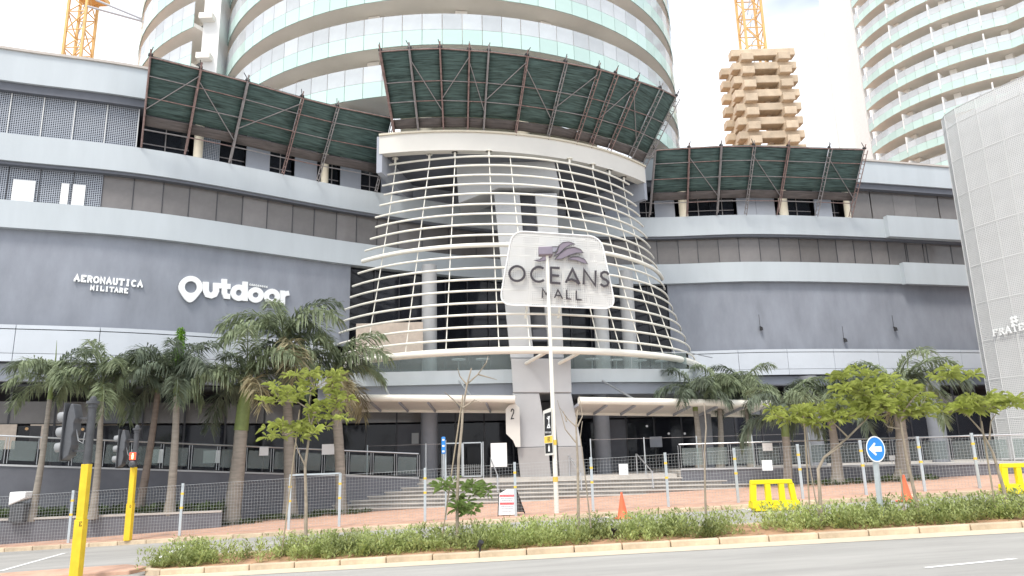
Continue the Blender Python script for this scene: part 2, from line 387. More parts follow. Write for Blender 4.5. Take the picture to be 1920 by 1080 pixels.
def fpane(name, x0, x1, off, z0, z1, mt, parent, th=.04, gap=.02):
    a, b = fac(x0, off)[0], fac(x1, off)[0]; d = (b - a); L = d.length; ang = math.atan2(d.y, d.x); c = (a + b) / 2
    return MB().box((0, 0, 0), (L - gap, th, z1 - z0 - gap)).build_at(name, mt, parent, Matrix.Translation((c.x, c.y, (z0 + z1) / 2)) @ Matrix.Rotation(ang, 4, 'Z'))
def build_at(s, name, mt, parent, M4, **k):
    o = s.build(name, mt, None, **k); o.matrix_basis = M4
    if parent is not None: o.parent = parent; o.matrix_parent_inverse = base_of(parent).inverted()
    return o
MB.build_at = build_at

mall = thing('shopping_mall', 'long curved grey shopping mall with white bands around the entrance', 'mall', (0, 40, 1.1))
XL, XR = -26.5, 36
# bands, walls, floors
ribbon('parapet', XL, -7.5, .0, -.5, 18.94, 20.42, 'white_band', mall); ribbon('parapet', 8.6, XR, .0, -.5, 18.94, 20.42, 'white_band', mall)
ribbon('coping', XL, -7.5, .10, -.6, 20.42, 20.54, 'coping', mall); ribbon('coping', 8.6, XR, .10, -.6, 20.42, 20.54, 'coping', mall)
ribbon('upper_band', XL, XR, 0, -.6, 15.2, 16.45, 'white_band', mall)
ribbon('lower_band', XL, XR, 0, -.6, 12.17, 13.4, 'white_band', mall)
xa, xb = 24.2, XR
ribbon('band_return', xa, xb, .35, 0, 15.2, 16.6, 'white_band', mall); ribbon('band_return', xa + .7, xb, .35, 0, 12.1, 13.5, 'white_band', mall)
ribbon('wall', XL, -8.4, -.3, -.6, 7.85, 12.17, 'grey_wall', mall); ribbon('wall', 9.6, XR, -.3, -.6, 7.85, 12.17, 'grey_wall', mall)
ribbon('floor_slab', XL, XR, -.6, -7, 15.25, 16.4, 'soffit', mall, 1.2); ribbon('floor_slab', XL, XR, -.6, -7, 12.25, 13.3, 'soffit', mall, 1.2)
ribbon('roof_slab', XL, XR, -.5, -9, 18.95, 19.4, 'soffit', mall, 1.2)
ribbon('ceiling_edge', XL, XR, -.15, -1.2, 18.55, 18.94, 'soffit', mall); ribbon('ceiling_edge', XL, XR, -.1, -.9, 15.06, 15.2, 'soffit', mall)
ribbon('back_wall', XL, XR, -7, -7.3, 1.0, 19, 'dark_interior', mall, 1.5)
# window strip between the bands, pane by pane
edges = [facx(p, 400, -.45) for p in (4, 66, 130, 187, 244, 300, 352, 404, 452, 500, 546, 588, 630, 668, 706, 745, 790, 840, 890, 940)] + [-.2, 1.5, 3.2]
edges = [XL] + edges
for i, (a, b) in enumerate(zip(edges, edges[1:])):
    fpane('window_pane', a, b, -.45, 13.4, 15.08, 'screen_sheet' if i < 4 else 'strip_glass', mall)
    q, t, n = fac(b, -.43); MB().box((q.x, q.y, 14.24), (.035, .05, 1.68), math.atan2(t.y, t.x)).build('mullion', 'frame_dark', mall)
edges = [3.2] + [facx(p, 470, -.45) for p in (1110, 1150, 1190, 1231, 1272, 1308, 1346, 1385, 1423, 1460, 1498, 1534, 1568, 1600, 1632, 1664, 1696, 1730)] + [24.6, 26, 27.5, 29.4, 31.3, 33.2]
for i, (a, b) in enumerate(zip(edges, edges[1:])):
    if b <= a: continue
    fpane('window_pane', a, b, -.45, 13.4, 15.08, 'strip_glass', mall)
    q, t, n = fac(b, -.43); MB().box((q.x, q.y, 14.24), (.035, .05, 1.68), math.atan2(t.y, t.x)).build('mullion', 'frame_dark', mall)
# round columns standing behind the strip and white posters in it
for x in (-22.5, facx(360, 390, -1.2), facx(601, 420, -1.2), -5, 6, facx(1300, 470, -1.2), facx(1440, 470, -1.2), facx(1560, 470, -1.2), 24):
    q = fac(x, -1.1)[0]; MB().tube([(q.x, q.y, 13.3), (q.x, q.y, 15.2)], .32, 16).build('column', 'pier', mall, smooth=True)
for a, b, y in ((20, 64, 352), (112, 128, 360), (132, 158, 365)):
    fpane('poster', facx(a, y, -.38), facx(b, y, -.38), -.38, 13.5, 14.5, 'paper', mall, .01)
# top-floor screens at the left end
edges = [XL] + [facx(p, 215, -.45) for p in (18, 78, 139, 198, 258)]
for a, b in zip(edges, edges[1:]):
    fpane('perforated_screen', a, b, -.45, 16.5, 18.56, 'screen_sheet', mall)
    q, t, n = fac(b, -.40); MB().box((q.x, q.y, 17.5), (.04, .06, 2.05), math.atan2(t.y, t.x)).build('mullion', 'drum_seam', mall)
# bays under the catch nets
def bays(lst, y, off):
    for a, b, kind in lst:
        x0, x1 = facx(a, y, off), facx(b, y, off)
        if kind == 'panel': fpane('bay_panel', x0, x1, off, 16.45, 18.56, 'beam_grey' if a % 2 else 'screen_sheet', mall, .08)
        elif kind == 'col':
            q = fac((x0 + x1) / 2, off + .35)[0]; MB().tube([(q.x, q.y, 16.4), (q.x, q.y, 18.6)], max(.2, (x1 - x0) / 2), 14).build('column', 'column_cream', mall, smooth=True)
        else:
            fpane('bay_glass', x0, x1, off - .3, 16.45, 18.56, 'dark_glass', mall)
            for k in (.33, .66): fpane('transom', x0, x1, off - .24, 16.45 + 2.1 * k - .02, 16.45 + 2.1 * k + .03, 'grey_steel', mall, .04, 0)
            q, t, n = fac((x0 + x1) / 2, off - .24); MB().box((q.x, q.y, 17.5), (.05, .05, 2.1), math.atan2(t.y, t.x)).build('mullion', 'grey_steel', mall)
bays([(260, 353, 'dark'), (357, 377, 'col'), (378, 411, 'panel'), (411, 458, 'dark'), (459, 505, 'panel'), (505, 550, 'dark'), (551, 594, 'panel'), (597, 611, 'col'), (611, 636, 'dark'), (637, 677, 'panel'), (677, 713, 'dark'), (713, 760, 'panel'), (761, 830, 'panel'), (831, 900, 'panel'), (901, 975, 'panel')], 300, -.9)
bays([(991, 1059, 'panel'), (1061, 1130, 'panel'), (1131, 1196, 'panel'), (1196, 1225, 'dark'), (1225, 1263, 'panel'), (1268, 1285, 'col'), (1285, 1330, 'dark'), (1330, 1376, 'dark'), (1379, 1414, 'panel'), (1415, 1450, 'panel'), (1452, 1468, 'col'), (1468, 1520, 'dark'), (1523, 1555, 'panel'), (1555, 1573, 'dark'), (1573, 1583, 'col')], 370, -.9)
for a, b in ((1587, 1630), (1631, 1672), (1673, 1714), (1715, 1756), (1757, 1800), (1801, 1845)):
    fpane('window_pane', facx(a, 375, -.6), facx(b, 375, -.6), -.6, 16.5, 18.56, 'strip_glass', mall)
# white fascia panels above the shops, with dark joints
def fascia(x0, x1, n, off=.35):
    dx = (x1 - x0) / n
    for i in range(n):
        a, b = x0 + i * dx, x0 + (i + 1) * dx
        m = 3; sub = [a + (b - a) * k / m for k in range(m + 1)]; sub[0] += .012; sub[-1] -= .012
        for za, zb in ((7.74, 7.9), (6.72, 7.70), (6.38, 6.70)):
            MB().strip([fac(x, off)[0] for x in sub], [fac(x, off - .12)[0] for x in sub], za, zb).build('fascia_panel', 'white_panel', mall)
fascia(XL, -9.2, 6); fascia(10.4, 34.0, 8)
ribbon('fascia_backing', XL, -9.2, .2, -.4, 6.36, 7.86, 'frame_dark', mall); ribbon('fascia_backing', 10.4, 34.0, .2, -.4, 6.36, 7.86, 'frame_dark', mall)
ribbon('beam', XL, -9.4, -.15, -.6, 5.62, 6.34, 'beam_grey', mall); ribbon('beam', 10.2, XR, -.15, -.6, 5.62, 6.34, 'beam_grey', mall)
# small wall lamps and fixing scars on the right wall
for px, py in ((1424, 615), (1582, 637), (1675, 616)):
    x = facx(px, py, -.28); q, t, n = fac(x, -.2); z = at(px, py, q.y).z
    MB().tube([q + Vector((0, 0, z + .12)) - n * .1, q + Vector((0, 0, z)) + n * .06, q + Vector((0, 0, z - .14)) + n * .06], [.03, .09, .11], 10).build('wall_lamp', 'black', mall)
    MB().tube([q + Vector((0, 0, z + .1)) - n * .08, q + Vector((0, 0, z + .85)) - n * .09], .012, 5).build('conduit', 'frame_dark', mall)
# ---- ground floor: shopfront line
SP = [(-27, 30.0), (-21, 32.6), (-16, 35.2), (-9.5, 39.4), (-4, 40.6), (4, 41), (9, 41.6), (14.8, 42.4), (21, 43.6), (36, 47)]
def spt(x): return float(np.interp(x, [p[0] for p in SP], [p[1] for p in SP]))
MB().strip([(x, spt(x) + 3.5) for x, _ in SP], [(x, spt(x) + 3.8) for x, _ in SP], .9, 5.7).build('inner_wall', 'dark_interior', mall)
xs = np.arange(-26.5, 34, 1.55)
for i, (a, b) in enumerate(zip(xs, xs[1:])):
    pa, pb = Vector((a, spt(a), 0)), Vector((b, spt(b), 0)); d = pb - pa; c = (pa + pb) / 2; ang = math.atan2(d.y, d.x); L = d.length
    zb = 1.1
    dark = -6.2 < c.x < -4.9 or 5.0 < c.x < 6.6
    MB().box((0, 0, 0), (L - .06, .05, 2.75)).build_at('wall_panel' if dark else 'shop_window', 'dark_wall' if dark else 'dark_glass', mall, Matrix.Translation((c.x, c.y, zb + 1.4)) @ Matrix.Rotation(ang, 4, 'Z'))
    MB().box((0, 0, 0), (L - .06, .06, .95)).build_at('transom_panel', 'strip_glass' if (i % 5 and not -5 < c.x < 5) else 'dark_wall', mall, Matrix.Translation((c.x, c.y, zb + 3.35)) @ Matrix.Rotation(ang, 4, 'Z'))
    MB().box((0, 0, 0), (.08, .12, 4.5)).build_at('mullion', 'frame_dark', mall, Matrix.Translation((a, spt(a), 3.3)) @ Matrix.Rotation(ang, 4, 'Z'))
rs_ = random.Random(4)
for i, x in enumerate(np.arange(-25, 33, 1.9)):
    y = spt(x); h = rs_.uniform(.8, 2.1); wd_ = rs_.uniform(.7, 1.6)
    if -7 < x < -3: continue
    MB().box((x, y + rs_.uniform(.9, 2.6), 1.1 + h / 2), (wd_, .4, h), rs_.uniform(-.2, .2)).build('display_unit', rs_.choice(['pier', 'beige_board', 'beam_grey', 'column_cream', 'dark_wall', 'paper']), mall)
for a_, b_ in ((0, 24), (60, 84), (86, 110), (190, 214), (262, 280), (385, 410)):
    q = at((a_ + b_) / 2, 815, 33.5); yy = spt(q.x) + .25; q0, q1 = at(a_, 796, yy), at(b_, 842, yy); MB().box(((q0.x + q1.x) / 2, yy, (q0.z + q1.z) / 2), (q1.x - q0.x, .03, q0.z - q1.z), .42).build('window_blind', 'beige_board', mall)
for px, Y in ((805, 37.4), (1130, 38.2), (1322, 38.4), (1530, 38.4), (1762, 38.6)):
    p = at(px, 840, Y); MB().tube([(p.x, Y, 1.0), (p.x, Y, 5.7)], .42, 20).build('column', 'column_grey', mall, smooth=True)
# first-floor terrace slab with pale edge over the entrance
SL = [(-9.8, 37.0), (-7.2, 36.4), (-.5, 36.6), (4, 37.3), (9.2, 38.6), (11, 41)]
MB().strip([(x, y) for x, y in SL], [(x, 43) for x, y in SL], 5.0, 5.55).build('slab_beam', 'beam_grey', mall)
MB().strip([(x, y - .35) for x, y in SL], [(x, 42.9) for x, y in SL], 5.56, 6.22).build('terrace_edge', 'white_band', mall)
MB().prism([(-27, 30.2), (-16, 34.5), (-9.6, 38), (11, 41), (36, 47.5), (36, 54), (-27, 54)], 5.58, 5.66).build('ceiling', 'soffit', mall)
for a, b in zip(range(-8, 9, 1), range(-7, 10, 1)):
    ya, yb = (float(np.interp(q, [p[0] for p in SL], [p[1] for p in SL])) for q in (a, b)); ang = math.atan2(yb - ya, b - a)
    MB().box((0, 0, 0), (1.0, .02, .8)).build_at('balustrade_glass', 'rail_glass', mall, Matrix.Translation(((a + b) / 2, (ya + yb) / 2 - .1, 6.66)) @ Matrix.Rotation(ang, 4, 'Z'))
MB().tube([(x, y - .1, 7.1) for x, y in SL], .025, 6).build('terrace_handrail', 'frame_steel', mall)
# first-floor glazing behind the terrace
xs = np.arange(-8.4, 9.7, 1.2)
for a, b in zip(xs, xs[1:]):
    fpane('atrium_glass', a, b, -.5, 6.25, 12.15, 'dark_glass', mall)
    q, t, n = fac(a, -.45); MB().box((q.x, q.y, 9.2), (.07, .12, 5.9), math.atan2(t.y, t.x)).build('mullion', 'frame_dark', mall)
for px, Y in ((805, 38.6), (1127, 40.2), (1178, 41)):
    p = at(px, 600, Y); MB().tube([(p.x, Y, 6.2), (p.x, Y, 12.2)], .40, 20).build('column', 'pier', mall, smooth=True)
# the drum roof over the entrance
DC, DR = Vector((-3.8, 50.8, 0)), 15.4
def arc(c, r, a0, a1, n): return [(c.x + r * math.sin(a), c.y - r * math.cos(a)) for a in [a0 + (a1 - a0) * i / (n - 1) for i in range(n)]]
A0, A1 = R_(-10.8), R_(50)
MB().strip(arc(DC, DR, A0, A1, 60), arc(DC, DR - .5, A0, A1, 60), 17.46, 18.45).build('drum_parapet', 'cream_band', mall, smooth=True)
MB().strip(arc(DC, DR + .08, A0, A1, 60), arc(DC, DR - .6, A0, A1, 60), 18.45, 18.55).build('drum_coping', 'column_cream', mall, smooth=True)
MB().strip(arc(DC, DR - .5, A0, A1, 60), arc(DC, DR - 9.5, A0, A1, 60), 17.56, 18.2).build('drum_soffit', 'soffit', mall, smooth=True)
for a in (A0, A1):
    q0, q1 = arc(DC, DR - .05, a, a + .001, 2)[0], arc(DC, DR - 5.5, a, a + .001, 2)[0]; MB().bar((q0[0], q0[1], 17.45), (q1[0], q1[1], 17.45), .3, 2.0).build('drum_return', 'beam_grey', mall)
for px in (800, 980): 
    p = at(px, 235, 37.5); MB().tube([(p.x, 37.5, 18.2), (p.x, 37.5, 21.0)], .36, 14).build('column', 'column_cream', mall, smooth=True)
MB().strip(arc(DC, DR - 3.2, A0, A1, 40), arc(DC, DR - 3.5, A0, A1, 40), 18.2, 21.1).build('drum_wall', 'column_cream', mall, smooth=True)
# ---------------------------------------------------------------- terraces, ramp and stairs
RA, RB = Vector((-4.5, 35.1, 0)), Vector((-21.5, 28.0, 0))          # ramp wall, from the stairs to the far left
WA, WB = Vector((7.3, 34.0, 0)), Vector((24, 29.2, 0))            # terrace wall on the right
def rz_(t): return 1.15 + t * 1.16
def wall_line(A, B, z0f, z1f, th, name, mt, parent, n=14):
    d = (B - A).normalized(); nn = Vector((-d.y, d.x, 0)); nn = nn if nn.y > 0 else -nn; mb = MB(); vs = []
    for i in range(n):
        t = i / (n - 1); p = A.lerp(B, t); q = p + nn * th
        vs += [(p.x, p.y, z0f(t, p)), (p.x, p.y, z1f(t)), (q.x, q.y, z1f(t)), (q.x, q.y, z0f(t, p))]
    fs = [(0, 1, 2, 3), tuple((n - 1) * 4 + k for k in (3, 2, 1, 0))] + [(k * 4 + e, k * 4 + 4 + e, k * 4 + 4 + (e + 1) % 4, k * 4 + (e + 1) % 4) for k in range(n - 1) for e in range(4)]
    return mb.add(vs, fs).build(name, mt, parent)
ter = thing('entrance_terrace', 'raised dark-walled terrace and ramp in front of the shops', 'terrace', (0, 36, 0))
wall_line(RA, RB, lambda t, p: g(p.x) - .2, rz_, .25, 'retaining_wall', 'dark_wall', ter); wall_line(WA, WB, lambda t, p: g(p.x) - .2, lambda t: 1.25, .25, 'retaining_wall', 'dark_wall', ter)
wall_line(RA + Vector((0, -.05, 0)), RB + Vector((0, -.05, 0)), lambda t, p: rz_(t) + .002, lambda t: rz_(t) + .07, .35, 'wall_cap', 'pier', ter); wall_line(WA + Vector((0, -.05, 0)), WB + Vector((0, -.05, 0)), lambda t, p: 1.252, lambda t: 1.32, .35, 'wall_cap', 'pier', ter)
MB().add([(RA.x, RA.y + .25, 1.1), (RB.x, RB.y + .25, 2.2), (-27, 26.2, 2.2), (-27, 33, 2.2), (-16, 38.5, 1.7), (-9, 43, 1.1), (-4.5, 43, 1.1)], [(0, 1, 2, 3, 4, 5, 6)]).build('ramp_deck', 'concrete_step', ter)
def y0(x): return 35 - .09 * x
MB().prism([(-4.6, y0(-4.6)), (7.2, y0(7.2)), (7.2, 45), (-4.6, 45)], .3, 1.1).build('entrance_deck', 'concrete_step', ter)
MB().prism([(WA.x, WA.y + .25), (WB.x, WB.y + .25), (31, 30), (31, 48), (WA.x, 46)], .6, 1.22).build('side_deck', 'concrete_step', ter)
st = thing('entrance_stairs', 'wide pale concrete stairs up to the mall entrance', 'stairs', (1, 33.5, .2))
def xl(y): t = (y - RA.y) / (RB.y - RA.y); return RA.x + (RB.x - RA.x) * max(0, t)
def xr(y): t = (y - WA.y) / (WB.y - WA.y); return WA.x + (WB.x - WA.x) * max(0, t)
for k in range(1, 8):
    zt = 1.1 - .153 * k
    def ends(dy): 
        a = -4.6
        for _ in range(8): a = xl(y0(a) - dy)
        b = 7.3
        for _ in range(8): b = xr(y0(b) - dy)
        return a + .02, b - .02
    a, b = ends(.36 * k); a2, b2 = ends(.36 * (k - 1))
    if g(a) + PAVE < zt:
        xe = min(b, (zt - PAVE) / SLOPE + .5)
        x2 = max(xe, a2 + .1); f0 = lambda x, d: (x, y0(x) - .36 * k + d); bk_ = lambda x: (x, y0(x) - .36 * (k - 1) + .06)
        sp_ = MB().prism([f0(a, .05), f0(xe, .05), bk_(x2), bk_(a2)], g(a) - .3, zt - .052).build('step', 'step_riser_shade', st)
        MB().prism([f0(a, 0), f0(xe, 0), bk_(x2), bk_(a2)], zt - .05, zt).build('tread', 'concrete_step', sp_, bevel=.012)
def rail_tube(name, pts, r, parent, mt='frame_steel'): return MB().tube(pts, r, 8).build(name, mt, parent, smooth=True)
for i, (px, pb) in enumerate(((920, 935), (1068, 925), (1195, 905))):
    Y0_ = y0(0) - (.0, 0, 0)[i]; p = at(px, 870, Y0_)
    hr = thing('stair_handrail', ('slanting steel handrail on the stairs left of the entrance pier', 'slanting steel handrail on the stairs just right of the entrance pier', 'slanting steel handrail toward the right end of the stairs')[i], 'handrail', (p.x, Y0_, 1.1), 'handrails on the stairs')
    rail_tube('rail', [(p.x, Y0_ + .25, 2.0), (p.x, Y0_, 2.0), (p.x + .35, Y0_ - 1.7, 1.25), (p.x + .35, Y0_ - 1.75, .55)], .028, hr); rail_tube('post', [(p.x, Y0_ + .2, 1.1), (p.x, Y0_ + .2, 2.0)], .025, hr)
def balustrade(A, B, zf, label, n, back=.12):
    root = thing('glass_balustrade', label, 'balustrade', (A.x, A.y, zf(0))); d = B - A; ang = math.atan2(d.y, d.x); dn = d.normalized(); nn = Vector((-dn.y, dn.x, 0)); nn = nn if nn.y > 0 else -nn
    rail_tube('handrail', [A.lerp(B, t) + nn * back + Vector((0, 0, zf(t) + 1.06)) for t in [i / 10 for i in range(11)]], .032, root)
    L = d.length / n
    for i in range(n):
        t = (i + .5) / n; p = A.lerp(B, t) + nn * back
        sl = math.atan2(zf(1) - zf(0), d.length) * (1 if abs(ang) < 1.6 else 1)
        place_m = Matrix.Translation((p.x, p.y, zf(t) + .52)) @ Matrix.Rotation(ang, 4, 'Z') @ Matrix.Rotation(-sl, 4, 'Y')
        MB().box((0, 0, 0), (L - .22, .016, .74)).build_at('glass_panel', 'rail_glass', root, place_m)
        q = A.lerp(B, i / n) + nn * back; z = zf(i / n)
        mb = MB()
        for s in (-.05, .05):
            v = q + dn * s; mb.box((v.x, v.y, z + .52), (.014, .06, .98), ang)
        mb.build('post', 'frame_steel', root)
balustrade(RA, RB, lambda t: rz_(t) + .07, 'glass balustrade along the ramp on the left', 17)
balustrade(WA, WB, lambda t: 1.32, 'glass balustrade along the terrace on the right', 16)
# low planter in front of the ramp
pl = thing('ramp_planter', 'low dark planter with a pale ledge below the left ramp', 'planter', (-15, 27.6, -.4))
PA, PB = Vector((-24, 26.3, 0)), Vector((-11.2, 29.1, 0))
wall_line(PA, PB, lambda t, p: g(p.x) - .2, lambda t: .26, .2, 'planter_wall', 'dark_wall', pl); wall_line(PA + Vector((0, -.04, 0)), PB + Vector((0, -.04, 0)), lambda t, p: .262, lambda t: .33, .28, 'ledge', 'concrete_step', pl)
MB().add([(PA.x, PA.y + .2, .2), (PB.x, PB.y + .1, .2), (-12, 31.3, .2), (-24, 27.2, .2)], [(0, 1, 2, 3)]).build('soil_bed', 'soil', pl)

# ---------------------------------------------------------------- entrance pier
pr = thing('entrance_pier', 'tall pale two-legged entrance pier carrying the mall sign', 'pier', (1.6, 35.4, 1.1))
def leg(corners, Y, dep, mt, name, shift=0.):
    """front face from photo pixels on plane Y, pushed back by dep"""
    pts = [at(px, py, Y + (shift if k in (1, 2) else 0)) for k, (px, py) in enumerate(corners)]
    n = len(pts); vs = pts + [p + Vector((0, dep, 0)) for p in pts]
    return MB().add(vs, [tuple(range(n)), tuple(range(2 * n - 1, n - 1, -1))] + [(i, i + n, (i + 1) % n + n, (i + 1) % n) for i in range(n)]).build(name, mt, pr, bevel=.03)
PY = 35.3
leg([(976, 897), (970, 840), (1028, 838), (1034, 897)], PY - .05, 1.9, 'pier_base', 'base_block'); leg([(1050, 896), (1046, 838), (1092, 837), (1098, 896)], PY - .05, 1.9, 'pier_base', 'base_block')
leg([(970.5, 839.5), (961, 737), (1011, 737), (1028, 837.5)], PY + .03, 1.7, 'pier', 'lower_leg'); leg([(1046.5, 837.5), (1035, 737), (1071, 737), (1091, 836.5)], PY + .03, 1.7, 'pier', 'lower_leg')
leg([(962, 736), (958, 672), (1070, 672), (1072, 736)], PY - .03, 1.8, 'pier', 'cross_block')
leg([(957, 671), (926, 362), (974, 362), (1001, 671)], PY + .1, 1.4, 'pier', 'upper_leg', 2.3); leg([(1030, 671), (1003, 362), (1044, 362), (1057, 671)], PY + .1, 1.4, 'pier', 'upper_leg', 2.3)
leg([(860, 381), (854, 288), (1036, 288), (1050, 352), (935, 352)], PY + 2.2, 2.4, 'pier', 'top_block')
for y in (640, 560, 480): leg([(1001.5 - (671 - y) * .087, y), (1000 - (671 - y) * .087, y - 22), (1029.5 - (671 - y) * .087, y - 22), (1029.8 - (671 - y) * .087, y)], PY + .5 + (671 - y) * .0074, .5, 'soffit', 'spacer')
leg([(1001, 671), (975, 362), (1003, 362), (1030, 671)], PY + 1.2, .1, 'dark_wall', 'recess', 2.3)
# number board on the pier's left flank
nb = thing('entrance_number_board', 'pale board with the number 2 on the entrance pier', 'sign', at(960, 800, 35.0))
pts = [at(x, y, 34.95) for x, y in ((948, 767), (955, 759), (966, 757), (974, 764), (976, 838), (967, 838), (962, 826), (949, 813))]
MB().slabpoly(pts, (0, 1, 0), .12).build('board', 'cream_band', nb)

# ---------------------------------------------------------------- letter strokes
def stroke(mb, pts, wd, n, th, k=0, closed=False):
    """flat ribbon of width wd along 3-D points on a plane with normal n, thickness th"""
    pts = [Vector(p) for p in pts]; n = Vector(n).normalized(); L = len(pts); A, B = [], []
    for i in range(L):
        if closed: a, b = pts[i - 1], pts[(i + 1) % L]
        else: a, b = pts[max(0, i - 1)], pts[min(L - 1, i + 1)]
        d1 = (pts[i] - a).normalized() if (pts[i] - a).length > 1e-6 else (b - pts[i]).normalized(); d2 = (b - pts[i]).normalized() if (b - pts[i]).length > 1e-6 else d1
        d = (d1 + d2); d = d.normalized() if d.length > 1e-4 else d1; s = n.cross(d).normalized(); c = max(.45, s.dot(n.cross(d1).normalized()))
        A.append(pts[i] + s * wd / 2 / c); B.append(pts[i] - s * wd / 2 / c)
    off = n * (k * .0012); vs = []
    for a, b in zip(A, B): vs += [a + off, b + off, b + off + n * th, a + off + n * th]
    rng = range(L) if closed else range(L - 1); fs = []
    for i in rng:
        j = (i + 1) % L
        for e in range(4): fs.append((i * 4 + e, j * 4 + e, j * 4 + (e + 1) % 4, i * 4 + (e + 1) % 4))
    if not closed: fs += [(0, 1, 2, 3), tuple((L - 1) * 4 + e for e in (3, 2, 1, 0))]
    mb.add(vs, fs)
def ell(cx, cy, rx, ry, a0, a1, n=18): return [(cx + rx * math.cos(R_(a0 + (a1 - a0) * i / n)), cy + ry * math.sin(R_(a0 + (a1 - a0) * i / n))) for i in range(n + 1)]
SL_ = {  # slab capitals on a unit box: strokes, y up
 'A': [[(0, 0), (.5, 1), (1, 0)], [(.2, .34), (.8, .34)], [(-.14, 0), (.24, 0)], [(.76, 0), (1.14, 0)]],
 'C': [ell(.5, .5, .46, .5, 42, 318)], 'E': [[(.15, 0), (.15, 1)], [(0, 1), (.9, 1), (.9, .78)], [(.15, .5), (.7, .5)], [(0, 0), (.92, 0), (.92, .24)]],
 'F': [[(.15, 0), (.15, 1)], [(0, 1), (.9, 1), (.9, .8)], [(.15, .52), (.7, .52)], [(-.05, 0), (.4, 0)]],
 'I': [[(.5, 0), (.5, 1)], [(.2, 0), (.8, 0)], [(.2, 1), (.8, 1)]], 'L': [[(.2, 0), (.2, 1)], [(0, 1), (.42, 1)], [(0, 0), (.95, 0), (.95, .3)]],
 'M': [[(.08, 0), (.08, 1), (.5, .25), (.92, 1), (.92, 0)], [(-.08, 0), (.26, 0)], [(.74, 0), (1.08, 0)]],
 'N': [[(.1, 0), (.1, 1), (.9, 0), (.9, 1)], [(-.06, 0), (.28, 0)], [(.72, 1), (1.06, 1)]], 'O': [ell(.5, .5, .5, .5, 0, 360)],
 'R': [[(.15, 0), (.15, 1), (.6, 1), (.84, .88), (.84, .66), (.6, .52), (.15, .52)], [(.5, .52), (.92, 0), (1.05, 0)], [(-.04, 0), (.36, 0)]],
 'S': [[(.9, .78), (.7, .98), (.3, .98), (.1, .78), (.2, .58), (.8, .42), (.9, .22), (.7, .02), (.3, .02), (.08, .24)]],
 'T': [[(.5, 0), (.5, 1)], [(0, .78), (0, 1), (1, 1), (1, .78)], [(.25, 0), (.75, 0)]], 'U': [[(.12, 1), (.12, .3), (.3, .03), (.7, .03), (.88, .3), (.88, 1)], [(-.06, 1), (.32, 1)], [(.68, 1), (1.06, 1)]],
 'D': [[(.15, 0), (.15, 1), (.6, 1), (.88, .7), (.88, .3), (.6, 0), (.15, 0)]],
 'P': [[(.15, 0), (.15, 1), (.6, 1), (.84, .88), (.84, .62), (.6, .48), (.15, .48)]]}
def word(root, text, p0, ex, ey, n, hgt, wid, pitch, sw, th, mt, part='letter', edge=None):
    for i, ch in enumerate(text):
        if ch == ' ': continue
        o = p0 + ex * (i * pitch); mb = MB()
        for k, s in enumerate(SL_[ch]):
            cl = ch == 'O'; q = s[:-1] if cl else s
            stroke(mb, [o + ex * (x * wid) + ey * (y * hgt) for x, y in q], sw, n, th, k, cl)
        mb.build(part, mt, root)
# wall sign: AERONAUTICA MILITARE
def wallframe(px, py, off=-.3):
    x = facx(px, py, off); q, t, n = fac(x, off); return at(px, py, q.y), t, n
o_, t_, n_ = wallframe(140, 527)
e_ = wallframe(270, 539)[0]; ex = (e_ - o_).normalized(); ey = Vector((0, 0, 1)); nn_ = ex.cross(ey).normalized()
ws = thing('wall_sign', 'white slab-letter sign reading AERONAUTICA MILITARE on the grey wall', 'sign', o_)
L_ = (e_ - o_).length; word(ws, 'AERONAUTICA', o_ + nn_ * .05, ex, ey, nn_, .25, L_ / 11 * .70, L_ / 11, .078, .07, 'sign_white')
o2 = wallframe(170, 544)[0]; e2 = wallframe(242, 550)[0]; L2 = (e2 - o2).length
word(ws, 'MILITARE', o2 + nn_ * .05, ex, ey, nn_, .185, L2 / 8 * .70, L2 / 8, .058, .07, 'sign_white')
# wall sign: Outdoor (strokes traced on the wall plane)
c_, _, _ = wallframe(435, 545); l_, r_ = wallframe(345, 540)[0], wallframe(530, 560)[0]; ex = Vector((r_.x - l_.x, r_.y - l_.y, 0)).normalized(); nn_ = ex.cross(Vector((0, 0, 1))).normalized()
def onplane(px, py, c, n):
    d = ray(px, py); k = (c - Vector((0, 0, CH))).dot(n) / d.dot(n); return Vector((0, 0, CH)) + d * k
od = thing('wall_sign', 'large white rounded sign reading Outdoor with a map-pin letter', 'sign', c_)
c_ = c_ + nn_ * .04
W8 = lambda x, y: onplane(320 + x / 8, 500 + y / 8, c_, nn_)
S8 = (W8(1100, 300) - W8(1000, 300)).length / 100
def od_letter(strokes, wd=86):
    mb = MB()
    for k, (s, cl) in enumerate(strokes): stroke(mb, [W8(*p) for p in s], wd * S8, nn_, .12, k, cl)
    mb.build('letter', 'sign_white', od)
mb = MB(); N = 40; outer, inner = [], []
for i in range(N):
    a = 2 * math.pi * i / N; x, y = 292 + 180 * math.cos(a), 318 + 172 * math.sin(a)
    if y > 318 and math.sin(a) > .25: 
        k = (math.sin(a) - .25) / .75; x = 292 + 180 * math.cos(a) * (1 - .25 * k) - 12 * k; y = 318 + 172 * math.sin(a) + 52 * k ** 2
    outer.append((x, y)); inner.append((295 + 92 * math.cos(a), 312 + 88 * math.sin(a)))
vs = [W8(*p) for p in outer] + [W8(*p) for p in inner]; vs += [v + nn_ * .12 for v in vs]
fs = []
for i in range(N):
    j = (i + 1) % N; fs += [(2 * N + i, 2 * N + j, 3 * N + j, 3 * N + i), (i, j, 2 * N + j, 2 * N + i), (N + j, N + i, 3 * N + i, 3 * N + j), (j, i, N + i, N + j)]
mb.add(vs, fs).build('letter', 'sign_white', od)
od_letter([([(520, 235), (520, 370), (545, 425), (600, 440), (650, 420), (674, 370), (674, 250)], False)])
